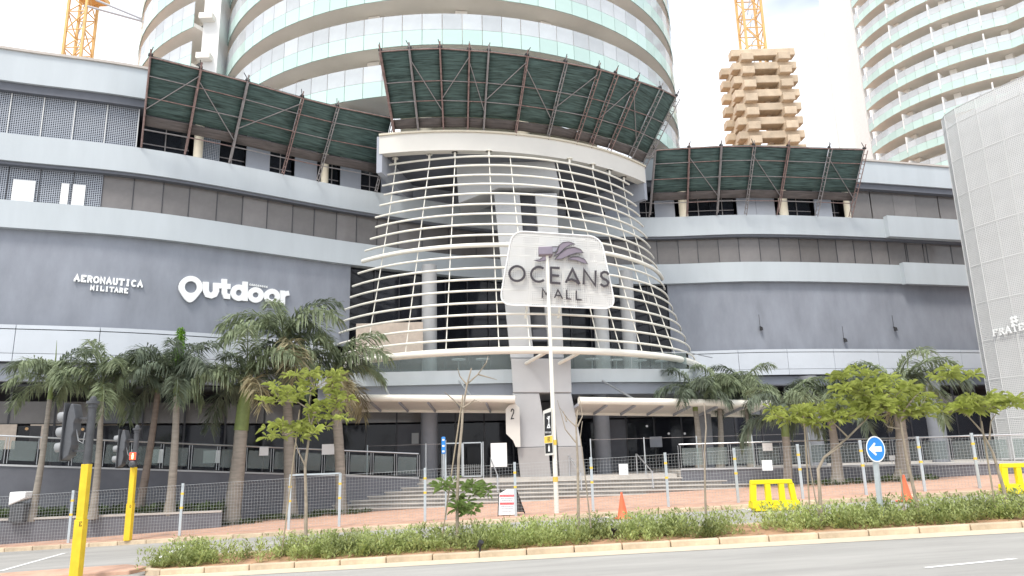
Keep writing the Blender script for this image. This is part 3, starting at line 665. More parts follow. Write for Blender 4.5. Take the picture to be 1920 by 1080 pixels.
od_letter([([(798, 192), (798, 400), (818, 448), (885, 455)], False), ([(715, 292), (890, 305)], False)], 80)
od_letter([(ell(1012, 397, 84, 84, 0, 342, 20), True), ([(1110, 232), (1106, 520)], False)], 80)
od_letter([(ell(1265, 430, 84, 78, 0, 342, 20), True)], 80); od_letter([(ell(1510, 455, 84, 80, 0, 342, 20), True)], 80)
od_letter([([(1672, 365), (1668, 580)], False), ([(1672, 450), (1700, 412), (1766, 402)], False)], 76)
mb = MB()
for i in range(9): stroke(mb, [W8(*p) for p in ell(1190 + i * 31, 272 + i * 4.4, 10, 11, 20, 330, 8)], 9 * S8, nn_, .06, i)
mb.build('small_lettering', 'sign_white', od)

# ---------------------------------------------------------------- white tube screen
scr = thing('tube_screen', 'flaring cage of white curved tubes round the entrance pier', 'screen', (-1, 34, 6.7))
def sc_c(z):
    t = (z - 6.7) / 10.6; return Vector((-.91 - .8 * t, 43.4 + 1.5 * t + .4 * t * t, 0)), 10.02 - .42 * t
def sc_a(c, p): return math.atan2(p.x - c.x, -(p.y - c.y))
zs = []
for y in (295, 312, 330, 347, 365, 385, 403, 423, 443, 463, 483, 505, 526, 547, 570, 592, 615, 638, 661):
    z = 10.0
    for _ in range(30):
        c, r = sc_c(z); z = at(850, y, c.y - math.sqrt(max(1, r * r - (at(850, y, 34).x - c.x) ** 2))).z
    zs.append(z)
cT, rT = sc_c(zs[0]); cB, rB = sc_c(zs[-1])
LE = [(738, 309), (732, 326), (726, 347), (719, 366), (714, 386), (705, 406), (698, 426), (691, 447), (686, 468), (672, 493), (672, 513), (666, 535), (660, 558), (654, 582), (649, 603), (642, 624), (636, 646), (628, 666), (600, 704)]
RE = [(1176, 343), (1186, 367), (1193, 388), (1199, 407), (1207, 426), (1213, 445), (1219, 464), (1226, 483), (1234, 505), (1243, 524), (1247, 543), (1254, 560), (1260, 580), (1268, 602), (1275, 623), (1281, 643), (1286, 660), (1291, 674), (1318, 700)]
def _end(px, z):
    c, r = sc_c(z); p = atz(*px, z); return sc_a(c, p), math.hypot(p.x - c.x, p.y - c.y)
_zz = np.array(zs[::-1]); EL = [_end(p, z) for p, z in zip(LE, zs)]; ER = [_end(p, z) for p, z in zip(RE, zs)]
def smooth_fit(v):      # even out the tracing noise from ring to ring
    k = np.polyfit(np.arange(len(v)), v, 2); return np.polyval(k, np.arange(len(v)))
LA, LR, RA_, RR = (smooth_fit([e[k] for e in E]) for E, k in ((EL, 0), (EL, 1), (ER, 0), (ER, 1)))
iz = lambda v, z: float(np.interp(z, _zz, v[::-1]))
aL1, aR1 = LA[-1], RA_[-1]
def scp(a, z, dr=0):
    c, r = sc_c(z); e, q, m_ = (iz(RA_, z), iz(RR, z), .25) if a > 0 else (iz(LA, z), iz(LR, z), -.15)
    k = max(0., min(1.1, (a - m_) / (e - m_))); r = r + (q - r) * k * k + dr
    return Vector((c.x + r * math.sin(a), c.y - r * math.cos(a), z))
for i, z in enumerate(zs):
    t = (zs[0] - z) / (zs[0] - zs[-1]); a0, a1 = LA[i] - .012 * (i % 3), RA_[i]
    rad = .17 if i == 18 else .11 if i == 9 else .055
    MB().tube([scp(a0 + (a1 - a0) * k / 48, z, .08 if i in (9, 18) else 0) for k in range(49)], rad, 10).build('ring_tube', 'tube_white', scr, smooth=True)
for xt, xb in ((741, 683), (805, 758), (853, 835), (917, 936), (957, 995), (1045, 1127), (1068, 1167), (1112, 1208), (1143, 1248), (1170, 1272)):
    zt, zb = zs[0] + .12, zs[-1]
    pass
    # find the ring angle whose pixel column is xt / xb
    def ang_for(px, z):
        lo, hi = aL1 - .2, aR1 + .15
        for _ in range(40):
            m_ = (lo + hi) / 2
            if proj(scp(m_, z))[0] < px: lo = m_
            else: hi = m_
        return (lo + hi) / 2
    a, b = ang_for(xt, zs[0]), ang_for(xb, zs[-1]); pts = []
    for k in range(13):
        t = k / 12; pts.append(scp(a + (b - a) * t, zs[0] + (zs[-1] - zs[0]) * t, -.07))
    MB().tube(pts, .026, 6).build('upright_rod', 'tube_white', scr)
    if xt not in (957, 1045):
        p = scp(a, zs[0]); top = Vector((p.x, p.y, 17.5)); rt = MB().tube([p, top], .06, 10); rt.lathe([(.17, 17.46), (.17, 17.5), (.08, 17.54)], (top.x, top.y, 0), 14); rt.build('hanger', 'tube_white', scr, smooth=True)
for px in (985, 1047):      # struts from the pier out to the two big tubes
    for py, z in ((682, zs[-1]), (597, zs[9] - 1.2)):
        p = at(px, py, PY + .05); a = ang_for(px + 45, zs[-1]); q = scp(a, zs[-1] if py > 650 else z + 1.0, .0)
        MB().tube([p, q], .085 if py > 650 else .06, 10).build('strut', 'tube_white', scr, smooth=True)

# ---------------------------------------------------------------- OCEANS MALL sign
SGY = 33.1
sn = Vector((-.10, -1, -.12)).normalized(); sc0 = at(1047, 507, SGY)
P8 = lambda x, y, d=0.: onplane(880 + x / 4.909, 400 + y / 4.909, sc0 + sn * d, sn)
sg = thing('mall_sign', 'white perforated rounded sign with wave logo reading OCEANS MALL', 'sign', sc0)
def rounded(c, rad, n=7):
    out_ = []; L = len(c)
    for i in range(L):
        p, a, b = Vector(c[i]), Vector(c[i - 1]), Vector(c[(i + 1) % L]); u1, u2 = (a - p).normalized(), (b - p).normalized()
        s, e = p + u1 * rad, p + u2 * rad
        for k in range(n + 1): t = k / n; out_.append(s * (1 - t) ** 2 + p * 2 * t * (1 - t) + e * t * t)
    return out_
outline = rounded([(395, 160), (1210, 215), (1350, 880), (275, 840)], 120)
MB().slabpoly([P8(p.x, p.y) for p in outline], -sn, .03).build('perforated_panel', 'sign_sheet', sg)
MB().tube([P8(p.x, p.y, .012) for p in outline] + [P8(outline[0].x, outline[0].y, .012)], .035, 6).build('rim', 'sign_white', sg)
mb = MB()
for x0_, y0_, x1_, y1_ in ((560, 190, 570, 845), (850, 200, 855, 855), (1090, 220, 1105, 865), (340, 270, 1240, 330), (300, 650, 1320, 700), (320, 515, 1290, 560)): mb.bar(P8(x0_, y0_, -.07), P8(x1_, y1_, -.07), .06)
mb.build('back_frame', 'sign_white', sg)
LT = {'O': [(ell(440, 556, 70, 68, 0, 345, 24), True)], 'C': [(ell(640, 563, 70, 68, -52, -312, 20), False)],
      'E': [([(752, 498), (752, 642)], False), ([(745, 500), (832, 506)], False), ([(745, 570), (826, 576)], False), ([(745, 638), (840, 646)], False)],
      'A': [([(888, 640), (950, 515), (1015, 652)], False), ([(905, 617), (940, 608), (980, 625), (1012, 652)], False)],
      'N': [([(1052, 656), (1056, 520), (1158, 665), (1162, 528)], False)], 'S': [([(1282, 566), (1266, 546), (1240, 540), (1215, 554), (1212, 580), (1232, 602), (1262, 616), (1280, 638), (1270, 664), (1240, 673), (1206, 652)], False)]}
for ch in 'OCEANS':
    mb = MB()
    for k, (s, cl) in enumerate(LT[ch]): stroke(mb, [P8(x, y, .1) for x, y in s], .10, sn, .09, k, cl)
    mb.build('letter', 'sign_dark', sg)
for strokes in ([[(672, 780), (676, 695), (708, 748), (738, 698), (742, 782)]], [[(785, 780), (816, 705), (858, 787)], [(798, 754), (844, 760)]], [[(896, 705), (896, 786), (937, 791)]], [[(985, 712), (985, 793), (1036, 798)]]):
    mb = MB()
    for k, s in enumerate(strokes): stroke(mb, [P8(x, y, .1) for x, y in s], .062, sn, .08, k)
    mb.build('letter', 'sign_dark', sg)
for k, poly in enumerate(([(595, 432), (650, 424), (695, 385), (716, 362), (770, 370), (745, 402), (690, 436), (640, 443)], [(736, 306), (826, 306), (790, 356), (718, 362)],
        [(778, 396), (812, 345), (822, 298), (860, 268), (915, 260), (975, 283), (925, 291), (880, 318), (835, 362)], [(785, 424), (835, 368), (895, 325), (962, 310), (1022, 330), (1050, 364), (985, 364), (915, 388), (850, 420)],
        [(903, 422), (945, 400), (1005, 400), (1062, 422), (1090, 466), (1045, 456), (985, 432)])):
    wv = MB().slabpoly([P8(x, y, .16 + .003 * k) for x, y in poly], -sn, .09).build('wave_shape', 'sign_mauve' if k != 1 else 'print_grey', sg)
    stroke_mb = MB(); stroke(stroke_mb, [P8(x, y, .165 + .003 * k) for x, y in poly], .022, sn, .01, k, True); stroke_mb.build('wave_outline', 'sign_dark', wv)
# digit 2 on the number board
mb = MB(); stroke(mb, [at(x, y, 34.94) for x, y in ((958.2, 772), (959.5, 767.5), (961.5, 767), (963.4, 769.5), (963, 774), (960.3, 780), (958.6, 785.5), (963.8, 784.5))], .045, (0, -1, 0), .01)
mb.build('digit', 'black', nb)

# ---------------------------------------------------------------- entrance canopies
def canopy(p0, p1, label, deep):
    root = thing('entrance_canopy', label, 'canopy', p0); ex = (p1 - p0); L = ex.length; ex = ex.normalized()
    bk = Vector((-ex.y, ex.x, 0))
    MB().tube([p0, p1], .17, 14).build('edge_tube', 'tube_white', root, smooth=True)
    n = int(L / 1.25); dx = L / n
    for i in range(n):
        a = p0 + ex * (i * dx + .03); b = p0 + ex * ((i + 1) * dx - .03); dz = Vector((0, 0, -.12))
        dz2 = Vector((0, 0, -.42)); MB().slabpoly([a + bk * .15 + dz, b + bk * .15 + dz, b + bk * deep + dz2, a + bk * deep + dz2], (0, 0, 1), .05).build('soffit_panel', 'canopy_panel', root)
        q = p0 + ex * (i * dx) - Vector((0, 0, .17)); MB().bar(q + bk * .1, q + bk * deep - Vector((0, 0, .30)), .07, .12).build('rib', 'beam_grey', root)
    MB().bar(p0 + bk * deep - Vector((0, 0, .46)), p1 + bk * deep - Vector((0, 0, .46)), .12, .14).build('back_beam', 'tube_white', root)
    for t in (.28, .75):
        q = p0 + ex * L * t; MB().tube([q + Vector((0, 0, .1)), q + bk * 1.9 + Vector((0, 0, 1.15)) - ex * .9], .05, 8).build('tie_rod', 'frame_steel', root)
canopy(at(640, 746, 34.9), at(966, 748, 34.4), 'white entrance canopy left of the pier', 2.2)
canopy(at(1085, 751, 34.6), at(1445, 757, 36.6), 'white entrance canopy right of the pier', 2.2)

# ---------------------------------------------------------------- catch nets on scaffold frames
def catch_net(name_label, lows, highs, ladder, seedv, t0=.36):
    """lows/highs: lists of 3-D points, a raking frame between each pair; net panels between neighbours"""
    rnd = random.Random(seedv); root = thing('catch_net', name_label, 'scaffold', lows[0]); n = len(lows)
    for i in range(n):
        a, b = lows[i], highs[i]; d = (b - a).normalized(); up = Vector((0, 0, 1)); side = d.cross(up).normalized(); nor = side.cross(d).normalized()
        if nor.z > 0: nor = -nor
        top = b + d * .35
        if ladder[i]:
            mb = MB(); mb.tube([a, top], .03, 6); mb.tube([a + nor * .3, b + nor * .3], .03, 6); L = (b - a).length; m = int(L / .3)
            for k in range(m): mb.bar(a + d * (k * .3 + .1), a + d * (k * .3 + .1) + nor * .3, .035)
            mb.build('ladder_frame', 'rust_steel' if rnd.random() < .5 else 'grey_steel', root)
        else:
            mb = MB(); mb.tube([a, top], .045, 7); mb.tube([a + nor * .22 + d * .2, b + nor * .22], .035, 6); mb.build('raking_pole', 'rust_steel' if rnd.random() < .6 else 'grey_steel', root)
        mb = MB(); mb.box(b + Vector((0, 0, .1)), (.16, .16, .12), rnd.random()); mb.bar(b + Vector((0, 0, .15)), b + Vector((rnd.uniform(-.2, .25), -.1, .45)), .03); mb.build('coupler', 'black', root)
    for i in range(n - 1):
        a0, a1, b0, b1 = lows[i], lows[i + 1], highs[i], highs[i + 1]
        N = 8
        for (s0, s1, mt, nm) in ((t0, 1.0, 'net', 'net_panel'), (t0 - .13, t0 - .01, 'net_brown', 'toe_board')):
            mb = MB(); vs = []
            for k in range(N + 1):
                t = s0 + (s1 - s0) * k / N; sag = -.10 * math.sin(math.pi * (k / N))
                for u in range(5):
                    e = u / 4; p = a0.lerp(b0, t).lerp(a1.lerp(b1, t), .01 + e * .98); p = p + Vector((0, 0, .07 + sag * math.sin(math.pi * e) + rnd.uniform(-.012, .012))); vs.append(p)
            fs = [(k * 5 + u, k * 5 + u + 1, k * 5 + u + 6, k * 5 + u + 5) for k in range(N) for u in range(4)]
            o = mb.add(vs, fs).build(nm, mt, root, smooth=True, fix=False); sd_ = o.modifiers.new('thick', 'SOLIDIFY'); sd_.thickness = .02
        for t in (t0 - .14, t0 + .22, t0 + .45):
            MB().tube([a0.lerp(b0, t) - Vector((0, 0, .06)), a1.lerp(b1, t) - Vector((0, 0, .06))], .026, 6).build('ledger', 'rust_steel' if (i + int(t * 10)) % 2 else 'grey_steel', root)
        MB().tube([b0, b1], .035, 6).build('top_rail', 'rust_steel', root)
        if rnd.random() < .35: continue
        if i % 2 == 0: MB().tube([a0.lerp(b0, .45) - Vector((0, 0, .1)), a1.lerp(b1, .95) - Vector((0, 0, .1))], .025, 6).build('brace', 'grey_steel', root)
        else: MB().tube([a0.lerp(b0, .9) - Vector((0, 0, .1)), a1.lerp(b1, .3) - Vector((0, 0, .1))], .025, 6).build('brace', 'grey_steel', root)
    return root
def net_on_facade(tops, off, label, ladder, seedv):
    lows, highs = [], []
    for px, py in tops:
        x = facx(px, py, off); q, t, n = fac(x, off); b = at(px, py, q.y); lo = fac(x - .1, .05)[0]
        highs.append(b); lows.append(Vector((lo.x, lo.y, 16.46)))
    return catch_net(label, lows, highs, ladder, seedv)
net_on_facade([(282, 107), (376, 131), (464, 154), (566, 184), (632, 201), (736, 222)], 2.3, 'dark green scaffold catch net over the left wing', [0, 0, 0, 1, 1, 1], 1)
net_on_facade([(1228, 282), (1292, 278), (1352, 275), (1413, 274), (1478, 276), (1555, 279), (1621, 281)], 2.2, 'dark grey-green scaffold catch net over the right wing', [0, 0, 0, 1, 0, 1, 1], 2)
tops = [(713, 97), (768, 93), (825, 91), (880, 95), (916, 97), (988, 106), (1060, 118), (1122, 130), (1154, 139), (1194, 152), (1238, 167), (1268, 182)]
lows, highs = [], []
for px, py in tops:
    d = ray(px, py); rr = DR + 2.3; o = Vector((-DC.x, -DC.y)); dd = Vector((d.x, d.y)); a_ = dd.dot(dd); b_ = 2 * o.dot(dd); c_q = o.dot(o) - rr * rr
    disc = b_ * b_ - 4 * a_ * c_q; k = (-b_ - math.sqrt(max(0, disc))) / (2 * a_); p = Vector((0, 0, CH)) + d * k; highs.append(p)
    v = Vector((p.x - DC.x, p.y - DC.y, 0)).normalized(); lows.append(Vector((DC.x, DC.y, 0)) + v * (DR - .35) + Vector((0, 0, 18.5)))
catch_net('largest dark scaffold catch net above the entrance drum', lows, highs, [0, 0, 0, 0, 0, 1, 1, 1, 1, 1, 1, 1], 3, t0=.20)

# ---------------------------------------------------------------- apartment towers
def tower(label, plan, normals, zrings, R_wall, loc, lower=.92, upper=.98, zgap=0, fins=()):
    """plan: list of (x,y) panel corner points; one glass panel between neighbours on every storey"""
    root = thing('apartment_tower', label, 'tower', loc)
    n = len(plan) - 1; P = [Vector((x, y, 0)) for x, y in plan]; inn = [p - nn * 2.6 for p, nn in zip(P, normals)]
    L = (P[1] - P[0]).length
    lo = mesh_only(MB().box((0, 0, 0), (L - .03, .05, lower - .03)), 'edge_panel', 'mint_glass'); up = mesh_only(MB().box((0, 0, 0), (L - .035, .03, upper - .03)), 'balustrade_panel', 'balcony_glass')
    for z in zrings:
        MB().strip([p - nn * .06 for p, nn in zip(P, normals)], inn, z + .05, z + .32).build('balcony_slab', 'tower_soffit', root, smooth=True)
        MB().strip(inn, [p - nn * .2 for p, nn in zip(inn, normals)], z + .3, z + 2.95).build('wall', 'tower_wall', root, smooth=True)
        for i in range(n):
            c = (P[i] + P[i + 1]) / 2
            if not visible((c.x, c.y, z + .9), 260): continue
            d = P[i + 1] - P[i]; ang = math.atan2(d.y, d.x); sx = (d.length / L)
            place(lo, 'edge_panel', Matrix.Translation((c.x, c.y, z + lower / 2)) @ Matrix.Rotation(ang, 4, 'Z') @ Matrix.Diagonal((sx, 1, 1, 1)), root)
            place(up, 'balustrade_panel', Matrix.Translation((c.x, c.y, z + lower + upper / 2)) @ Matrix.Rotation(ang, 4, 'Z') @ Matrix.Diagonal((sx, 1, 1, 1)), root)
            if i % 5 == 2:
                q = (inn[i] + inn[i + 1]) / 2 + (normals[i] * .06); MB().box((0, 0, 0), (L * 1.7, .08, 2.0)).build_at('window', 'tower_window', root, Matrix.Translation((q.x, q.y, z + 1.5)) @ Matrix.Rotation(ang, 4, 'Z'))
            if i % 5 == 0:
                q = P[i] - normals[i] * 1.5; MB().box((q.x, q.y, z + 1.6), (.7, .5, 2.6), ang).build('column', 'tower_wall', root)
            if fins and i % fins[0] == 1:
                q = P[i] - normals[i] * .6; MB().box((q.x, q.y, z + 1.5), (.14, 1.3, 1.9), ang).build('fin_wall', 'tower_white', root)
    return root
def circ_plan(c, r, a0, a1, step):
    n = int(abs(a1 - a0) * r / step); A = [a0 + (a1 - a0) * i / n for i in range(n + 1)]
    return [(c[0] + r * math.sin(a), c[1] - r * math.cos(a)) for a in A], [Vector((math.sin(a), -math.cos(a), 0)) for a in A]
pl_, nr_ = circ_plan((-4.07, 53.0), 16.74, R_(-88), R_(96), 1.08)
tower('large round apartment tower of mint glass balconies behind the entrance', pl_, nr_, [21.1 + 2.9 * k for k in range(6)], 0, (-4, 53, 18))
pl_, nr_ = circ_plan((-11.26, 60.1), 19.15, R_(-100), R_(-28.5), 1.15)
t2 = tower('round balcony tower half hidden behind the left of the main tower', pl_, nr_, [30.0 - 2.9 * 4 + 2.9 * k for k in range(8)], 0, (-11, 60, 18))
q = Vector((pl_[-1][0], pl_[-1][1], 0)); MB().box((q.x + .9, q.y + 1.4, 28), (1.1, 1.6, 24)).build('stair_core', 'tower_white', t2)
for k in range(8): MB().box((q.x + .7, q.y + .5, 18.4 + 2.9 * k + .9), (.9, .9, .4)).build('slab_end', 'tower_soffit', t2)
# right tower: arc, then a bay that swings towards the street
a_ = [R_(-92 + i * 4.6) for i in range(20)]; rp_ = [(60 + 14.85 * math.sin(a), 85.4 - 14.85 * math.cos(a)) for a in a_]; rn_ = [Vector((math.sin(a), -math.cos(a), 0)) for a in a_]
keep = [i for i, p in enumerate(rp_) if p[0] < 54.3]; rp_ = [rp_[i] for i in keep]; rn_ = [rn_[i] for i in keep]
kx, ky = rp_[-1]
for i in range(1, 9): rp_.append((kx + 1.15 * i * .55, ky - 1.15 * i * .83)); rn_.append(Vector((-.83, -.55, 0)))
t3 = tower('white apartment tower with stepped mint balconies at the right edge', rp_, rn_, [40.4 + 2.9 * k for k in range(-7, 9)], 0, (56, 80, 18), lower=.95, upper=.8, fins=(4,))
q = Vector((rp_[0][0], rp_[0][1], 0)); MB().box((q.x + .2, q.y + 2.2, 40), (.5, 4.0, 64)).build('end_wall', 'tower_white', t3)
MB().box((q.x - .9, q.y + 4.2, 40), (2.3, .5, 64)).build('end_wall', 'tower_white', t3)

# ---------------------------------------------------------------- mesh clad drum at the right
DP = [Vector(p) for p in ((25.6, 39.3, 0), (24.95, 39.15, 0), (24.5, 38.75, 0), (24.32, 38.15, 0), (24.41, 37.32, 0), (24.82, 36.22, 0), (25.26, 35.19, 0), (25.75, 34.15, 0), (26.3, 33.13, 0), (26.9, 32.15, 0), (27.58, 31.22, 0), (28.35, 30.4, 0), (29.2, 29.7, 0))]
DN = []
for i in range(len(DP)):
    d = (DP[min(i + 1, len(DP) - 1)] - DP[max(i - 1, 0)]).normalized(); DN.append(Vector((d.y, -d.x, 0)) * (-1 if (Vector((d.y, -d.x, 0))).x > 0 else 1))
DZ = 19.95
dr = thing('mesh_clad_drum', 'tall round-cornered block clad in pale perforated metal panels at the right edge', 'building', (26, 35, .8))
MB().prism([(p - n * .5).to_2d() for p, n in zip(DP, DN)] + [Vector((37, 30)), Vector((37, 42))], .8, DZ - .3).build('inner_block', 'drum_back', dr)
for i in range(len(DP) - 1):
    a, b = DP[i], DP[i + 1]; d = b - a; ang = math.atan2(d.y, d.x); L = d.length; c = (a + b) / 2
    for j in range(10):
        za = 1.3 + j * 1.98; zb = min(za + 1.95, DZ)
        if zb < za + .3: continue
        MB().box((0, 0, 0), (L - .03, .02, zb - za)).build_at('perforated_panel', 'drum_sheet', dr, Matrix.Translation((c.x, c.y, (za + zb) / 2)) @ Matrix.Rotation(ang, 4, 'Z'))
    p = a + DN[i] * .02; MB().tube([(p.x, p.y, 1.2), (p.x, p.y, DZ)], .018, 6).build('seam', 'drum_seam', dr)
for j in range(11):
    z = min(1.3 + j * 1.98 - .015, DZ)
    MB().tube([p + n * .015 + Vector((0, 0, z)) for p, n in zip(DP, DN)], .016, 6).build('ring_seam', 'drum_seam', dr)
# FRATE lettering with diamond emblem on the drum
fs_ = thing('drum_sign', 'small white lettering FRATE under a diamond emblem on the drum', 'sign', at(1890, 620, 34))
_dn = Vector((-.935, -.354, 0)).normalized()
def on_drum(px, py): return onplane(px, py, Vector((24.82, 36.22, 0)) + _dn * .1, _dn)
for i, ch in enumerate('FRATE'):
    p = on_drum(1863.5 + i * 12.2, 630 - i * 2.6); p2 = on_drum(1863.5 + i * 12.2 + 7, 628.5 - i * 2.6); ex = Vector((p2.x - p.x, p2.y - p.y, 0)).normalized(); nrm = ex.cross(Vector((0, 0, 1))); mb = MB()
    for k, s in enumerate(SL_[ch]): stroke(mb, [p + ex * x * .24 + Vector((0, 0, y * .30)) for x, y in s], .05, nrm, .06, k)
    mb.build('letter', 'sign_white', fs_)
for px, py in ((1898, 597), (1904.5, 595.5), (1899.5, 603.5), (1906, 602), (1900.5, 609.5)):
    p = on_drum(px, py); p2 = on_drum(px + 6, py - 1); ex = Vector((p2.x - p.x, p2.y - p.y, 0)).normalized(); nrm = ex.cross(Vector((0, 0, 1)))
    MB().slabpoly([p + ex * .11, p + Vector((0, 0, .1)), p - ex * .11, p - Vector((0, 0, .1))], nrm, .06).build('diamond', 'sign_white', fs_)

# ---------------------------------------------------------------- cranes
def mast(root, c, wd, z0, z1, step, mt):
    h = wd / 2
    for sx in (-1, 1):
        for sy in (-1, 1): MB().box((c.x + sx * h, c.y + sy * h, (z0 + z1) / 2), (.24, .24, z1 - z0)).build('mast_leg', mt, root)
    z = z0; k = 0
    while z < z1 - .1:
        for (ax, ay, bx, by) in ((-1, -1, 1, -1), (1, 1, -1, 1), (-1, 1, -1, -1), (1, -1, 1, 1)):
            A = Vector((c.x + ax * h, c.y + ay * h, z)); B = Vector((c.x + bx * h, c.y + by * h, z + step)); C_ = Vector((c.x + bx * h, c.y + by * h, z))
            if k % 2: A, B = Vector((A.x, A.y, z + step)), Vector((B.x, B.y, z))
            MB().bar(A, B, .10).build('lattice_brace', mt, root); MB().bar(Vector((A.x, A.y, z)), C_, .10).build('lattice_strut', mt, root)
        MB().bar(Vector((c.x - h * .2, c.y, z)), Vector((c.x + h * .3, c.y, z + step)), .07).build('ladder', 'crane_grey', root)
        z += step; k += 1
p = at(146, 100, 70); c1 = thing('tower_crane', 'yellow lattice crane mast rising behind the left parapet', 'crane', (p.x, 70, 30))
mast(c1, p, 1.9, 30, 56, 2.1, 'crane_yellow')
for (a, b) in (((180, 0), (268, 36)), ((165, 12), (268, 40))): MB().tube([at(*a, 68), at(*b, 66)], .12, 6).build('jib_tie', 'crane_grey', c1)
MB().box((p.x + .9, 70, 51), (2.6, 2.2, .5)).build('slewing_collar', 'crane_yellow', c1)
p = at(1413, 100, 76); c2 = thing('tower_crane', 'orange lattice crane mast standing on the tan concrete crib', 'crane', (p.x, 76, 30))
mast(c2, p, 2.1, 44, 60, 2.3, 'crane_yellow')
cb = thing('concrete_crib', 'stack of interlocking tan concrete beams under the right crane', 'ballast', (p.x, 76, 28))
for k in range(9):
    z = 44.6 - 1.62 * k
    for sy in (-1, 1): MB().box((p.x + .1, 76 + sy * 2.0, z), (7.0, 1.2, .86)).build('cross_beam', 'tan_concrete', cb, bevel=.07)
    for sx in (-1, 1): MB().box((p.x + .1 + sx * 2.0, 76, z - .81), (1.3, 6.6, .86)).build('long_beam', 'tan_concrete', cb, bevel=.07)

# ---------------------------------------------------------------- palms
def leaf_quad(vs, fs, base, d, side, L, wd, droop):
    """one narrow folded leaflet"""
    o = len(vs); tip = base + d * L + Vector((0, 0, -droop * L)); mid = base + d * (L * .5) + Vector((0, 0, -droop * L * .2))
    vs += [base, mid + side * wd / 2, tip, mid - side * wd / 2]; fs.append((o, o + 1, o + 2, o + 3))
def make_frond(L, nl, leafL, sd_, arch, plume):
    rnd = random.Random(sd_); vs, fs = [], []; pts = []
    for i in range(15):
        t = i / 14; ang = arch[0] + (arch[1] - arch[0]) * t ** 1.15
        if i == 0: pts.append(Vector((0, 0, 0)))
        else: pts.append(pts[-1] + Vector((math.cos(ang), 0, math.sin(ang))) * L / 14)
    for i in range(nl):
        t = .12 + .88 * i / (nl - 1); f_ = t * 14; k = min(13, int(f_)); p = pts[k].lerp(pts[k + 1], f_ - k); tan = (pts[k + 1] - pts[k]).normalized()
        ll = leafL * (.55 + .6 * math.sin(math.pi * min(1, t * .85 + .12))) * rnd.uniform(.8, 1.15)
        for s in (-1, 1):
            roll = rnd.uniform(-.9, 1.0) if plume else rnd.uniform(.05, .35)
            sd = Vector((0, s, 0)); d = (sd * math.cos(roll) + Vector((0, 0, 1)) * math.sin(roll) * .9 + tan * rnd.uniform(.55, .95)).normalized()
            sv = d.cross(Vector((rnd.uniform(-.3, .3), rnd.uniform(-.3, .3), 1))).normalized()
            leaf_quad(vs, fs, p, d, sv, ll, .058, rnd.uniform(.25, .75))
    mb = MB(); mb.add(vs, fs); mb.k = 0; mb.tube(pts, [.028 * (1 - i / 16) + .004 for i in range(15)], 5)
    return mb
FR = {}
for nm, mt in (('green', 'frond_green'), ('dark', 'frond_dark'), ('bright', 'frond_bright'), ('dry', 'frond_dry')):
    FR[nm] = [mesh_only(make_frond(2.3, 84, .56, 10 * j + 3, ((1.25, -.75), (.95, -1.1), (.5, -1.45), (1.35, -.2))[j], True), 'frond', mt) for j in range(4)]
PLUME = mesh_only(make_frond(1.5, 60, .26, 77, (1.60, 1.48), True), 'frond', 'frond_bright')
def palm(label, base, top, r0, r1, size, tone, seedv, fronds=11, spear=None, shaft=1., trunk='palm_trunk', dry=1):
    rnd = random.Random(seedv); root = thing('palm_tree', label, 'palm tree', base, 'palms in front of the mall')
    base, top = Vector(base), Vector(top); n = 16; pts = []; rs = []
    for i in range(n + 1):
        t = i / n; p = base.lerp(top, t) + Vector((math.sin(t * 3.1) * .05, 0, 0)); pts.append(p)
        rs.append((r0 + (r1 - r0) * min(1, t * 1.25) + (.35 * r0 * max(0, 1 - t * 7))) * (1 + (.035 if i % 2 else 0)))
    MB().tube(pts, rs, 14).build('trunk', trunk, root, smooth=True)
    cs = .75 * size * shaft; d = (top - base).normalized(); ct = top + d * cs
    MB().tube([top - d * .02, top + d * cs * .5, ct], [r1 * 1.12, r1 * 1.05, r1 * .5], 12).build('crownshaft', 'crownshaft', root, smooth=True)
    for i in range(fronds):
        az = i * 2.399 + rnd.uniform(-.25, .25); k = i / fronds; j = 3 if k < .2 else 0 if k < .5 else 1 if k < .8 else 2
        tn = tone if rnd.random() < .8 else ('dark' if tone == 'green' else 'green')
        if i >= fronds - dry: tn = 'dry'
        s = size * 1.08 * rnd.uniform(.85, 1.12)
        place(FR[tn][j], 'frond', Matrix.Translation(ct - d * (.25 * k)) @ Matrix.Rotation(az, 4, 'Z') @ Matrix.Rotation(rnd.uniform(-.15, .15), 4, 'Y') @ Matrix.Scale(s, 4), root)
    if spear:
        mb = MB(); L = spear
        if spear > 1.3: mb.tube([ct, ct + d * L * .6, ct + d * L + Vector((-.06, 0, 0))], [.035, .022, .005], 6); mb.build('spear_leaf', 'crownshaft', root)
        else:
            for q in (0, 2.1, 4.2): place(PLUME, 'frond', Matrix.Translation(ct) @ Matrix.Rotation(q, 4, 'Z') @ Matrix.Scale(spear, 4), root)
    return root
def pg(px, Y, dz=PAVE):
    p = at(px, 900, Y); return Vector((p.x, Y, g(p.x) + dz))
def pb(px, py, Y): return at(px, py, Y)
def PT(label, bx, by_Y, bz, tx, ty, r0, r1, size, tone, sv, **k):
    b = at(bx, 930, by_Y); b.z = bz if bz is not None else g(b.x) + PAVE - .02
    palm(label, b, at(tx, ty, by_Y), r0, r1, size, tone, sv, **k)
PT('slim foxtail palm at the far left edge by the white bin', 64, 27.8, .2, 93, 748, .13, .08, .82, 'green', 1, spear=1.6, fronds=10, dry=0)
PT('foxtail palm behind the nearer traffic signal', 178, 28.0, .2, 190, 752, .14, .09, .95, 'green', 2, spear=1.5, fronds=12, dry=0)
PT('leaning brown-trunked palm left of the tall spear-topped palm', 262, 29.5, .2, 296, 735, .16, .11, .95, 'dark', 3, trunk='palm_trunk_brown', fronds=10, dry=0)
PT('tall palm with a bright green upright new frond', 320, 28.9, .2, 331, 742, .17, .12, .95, 'dark', 4, spear=1.28, fronds=11, dry=0)
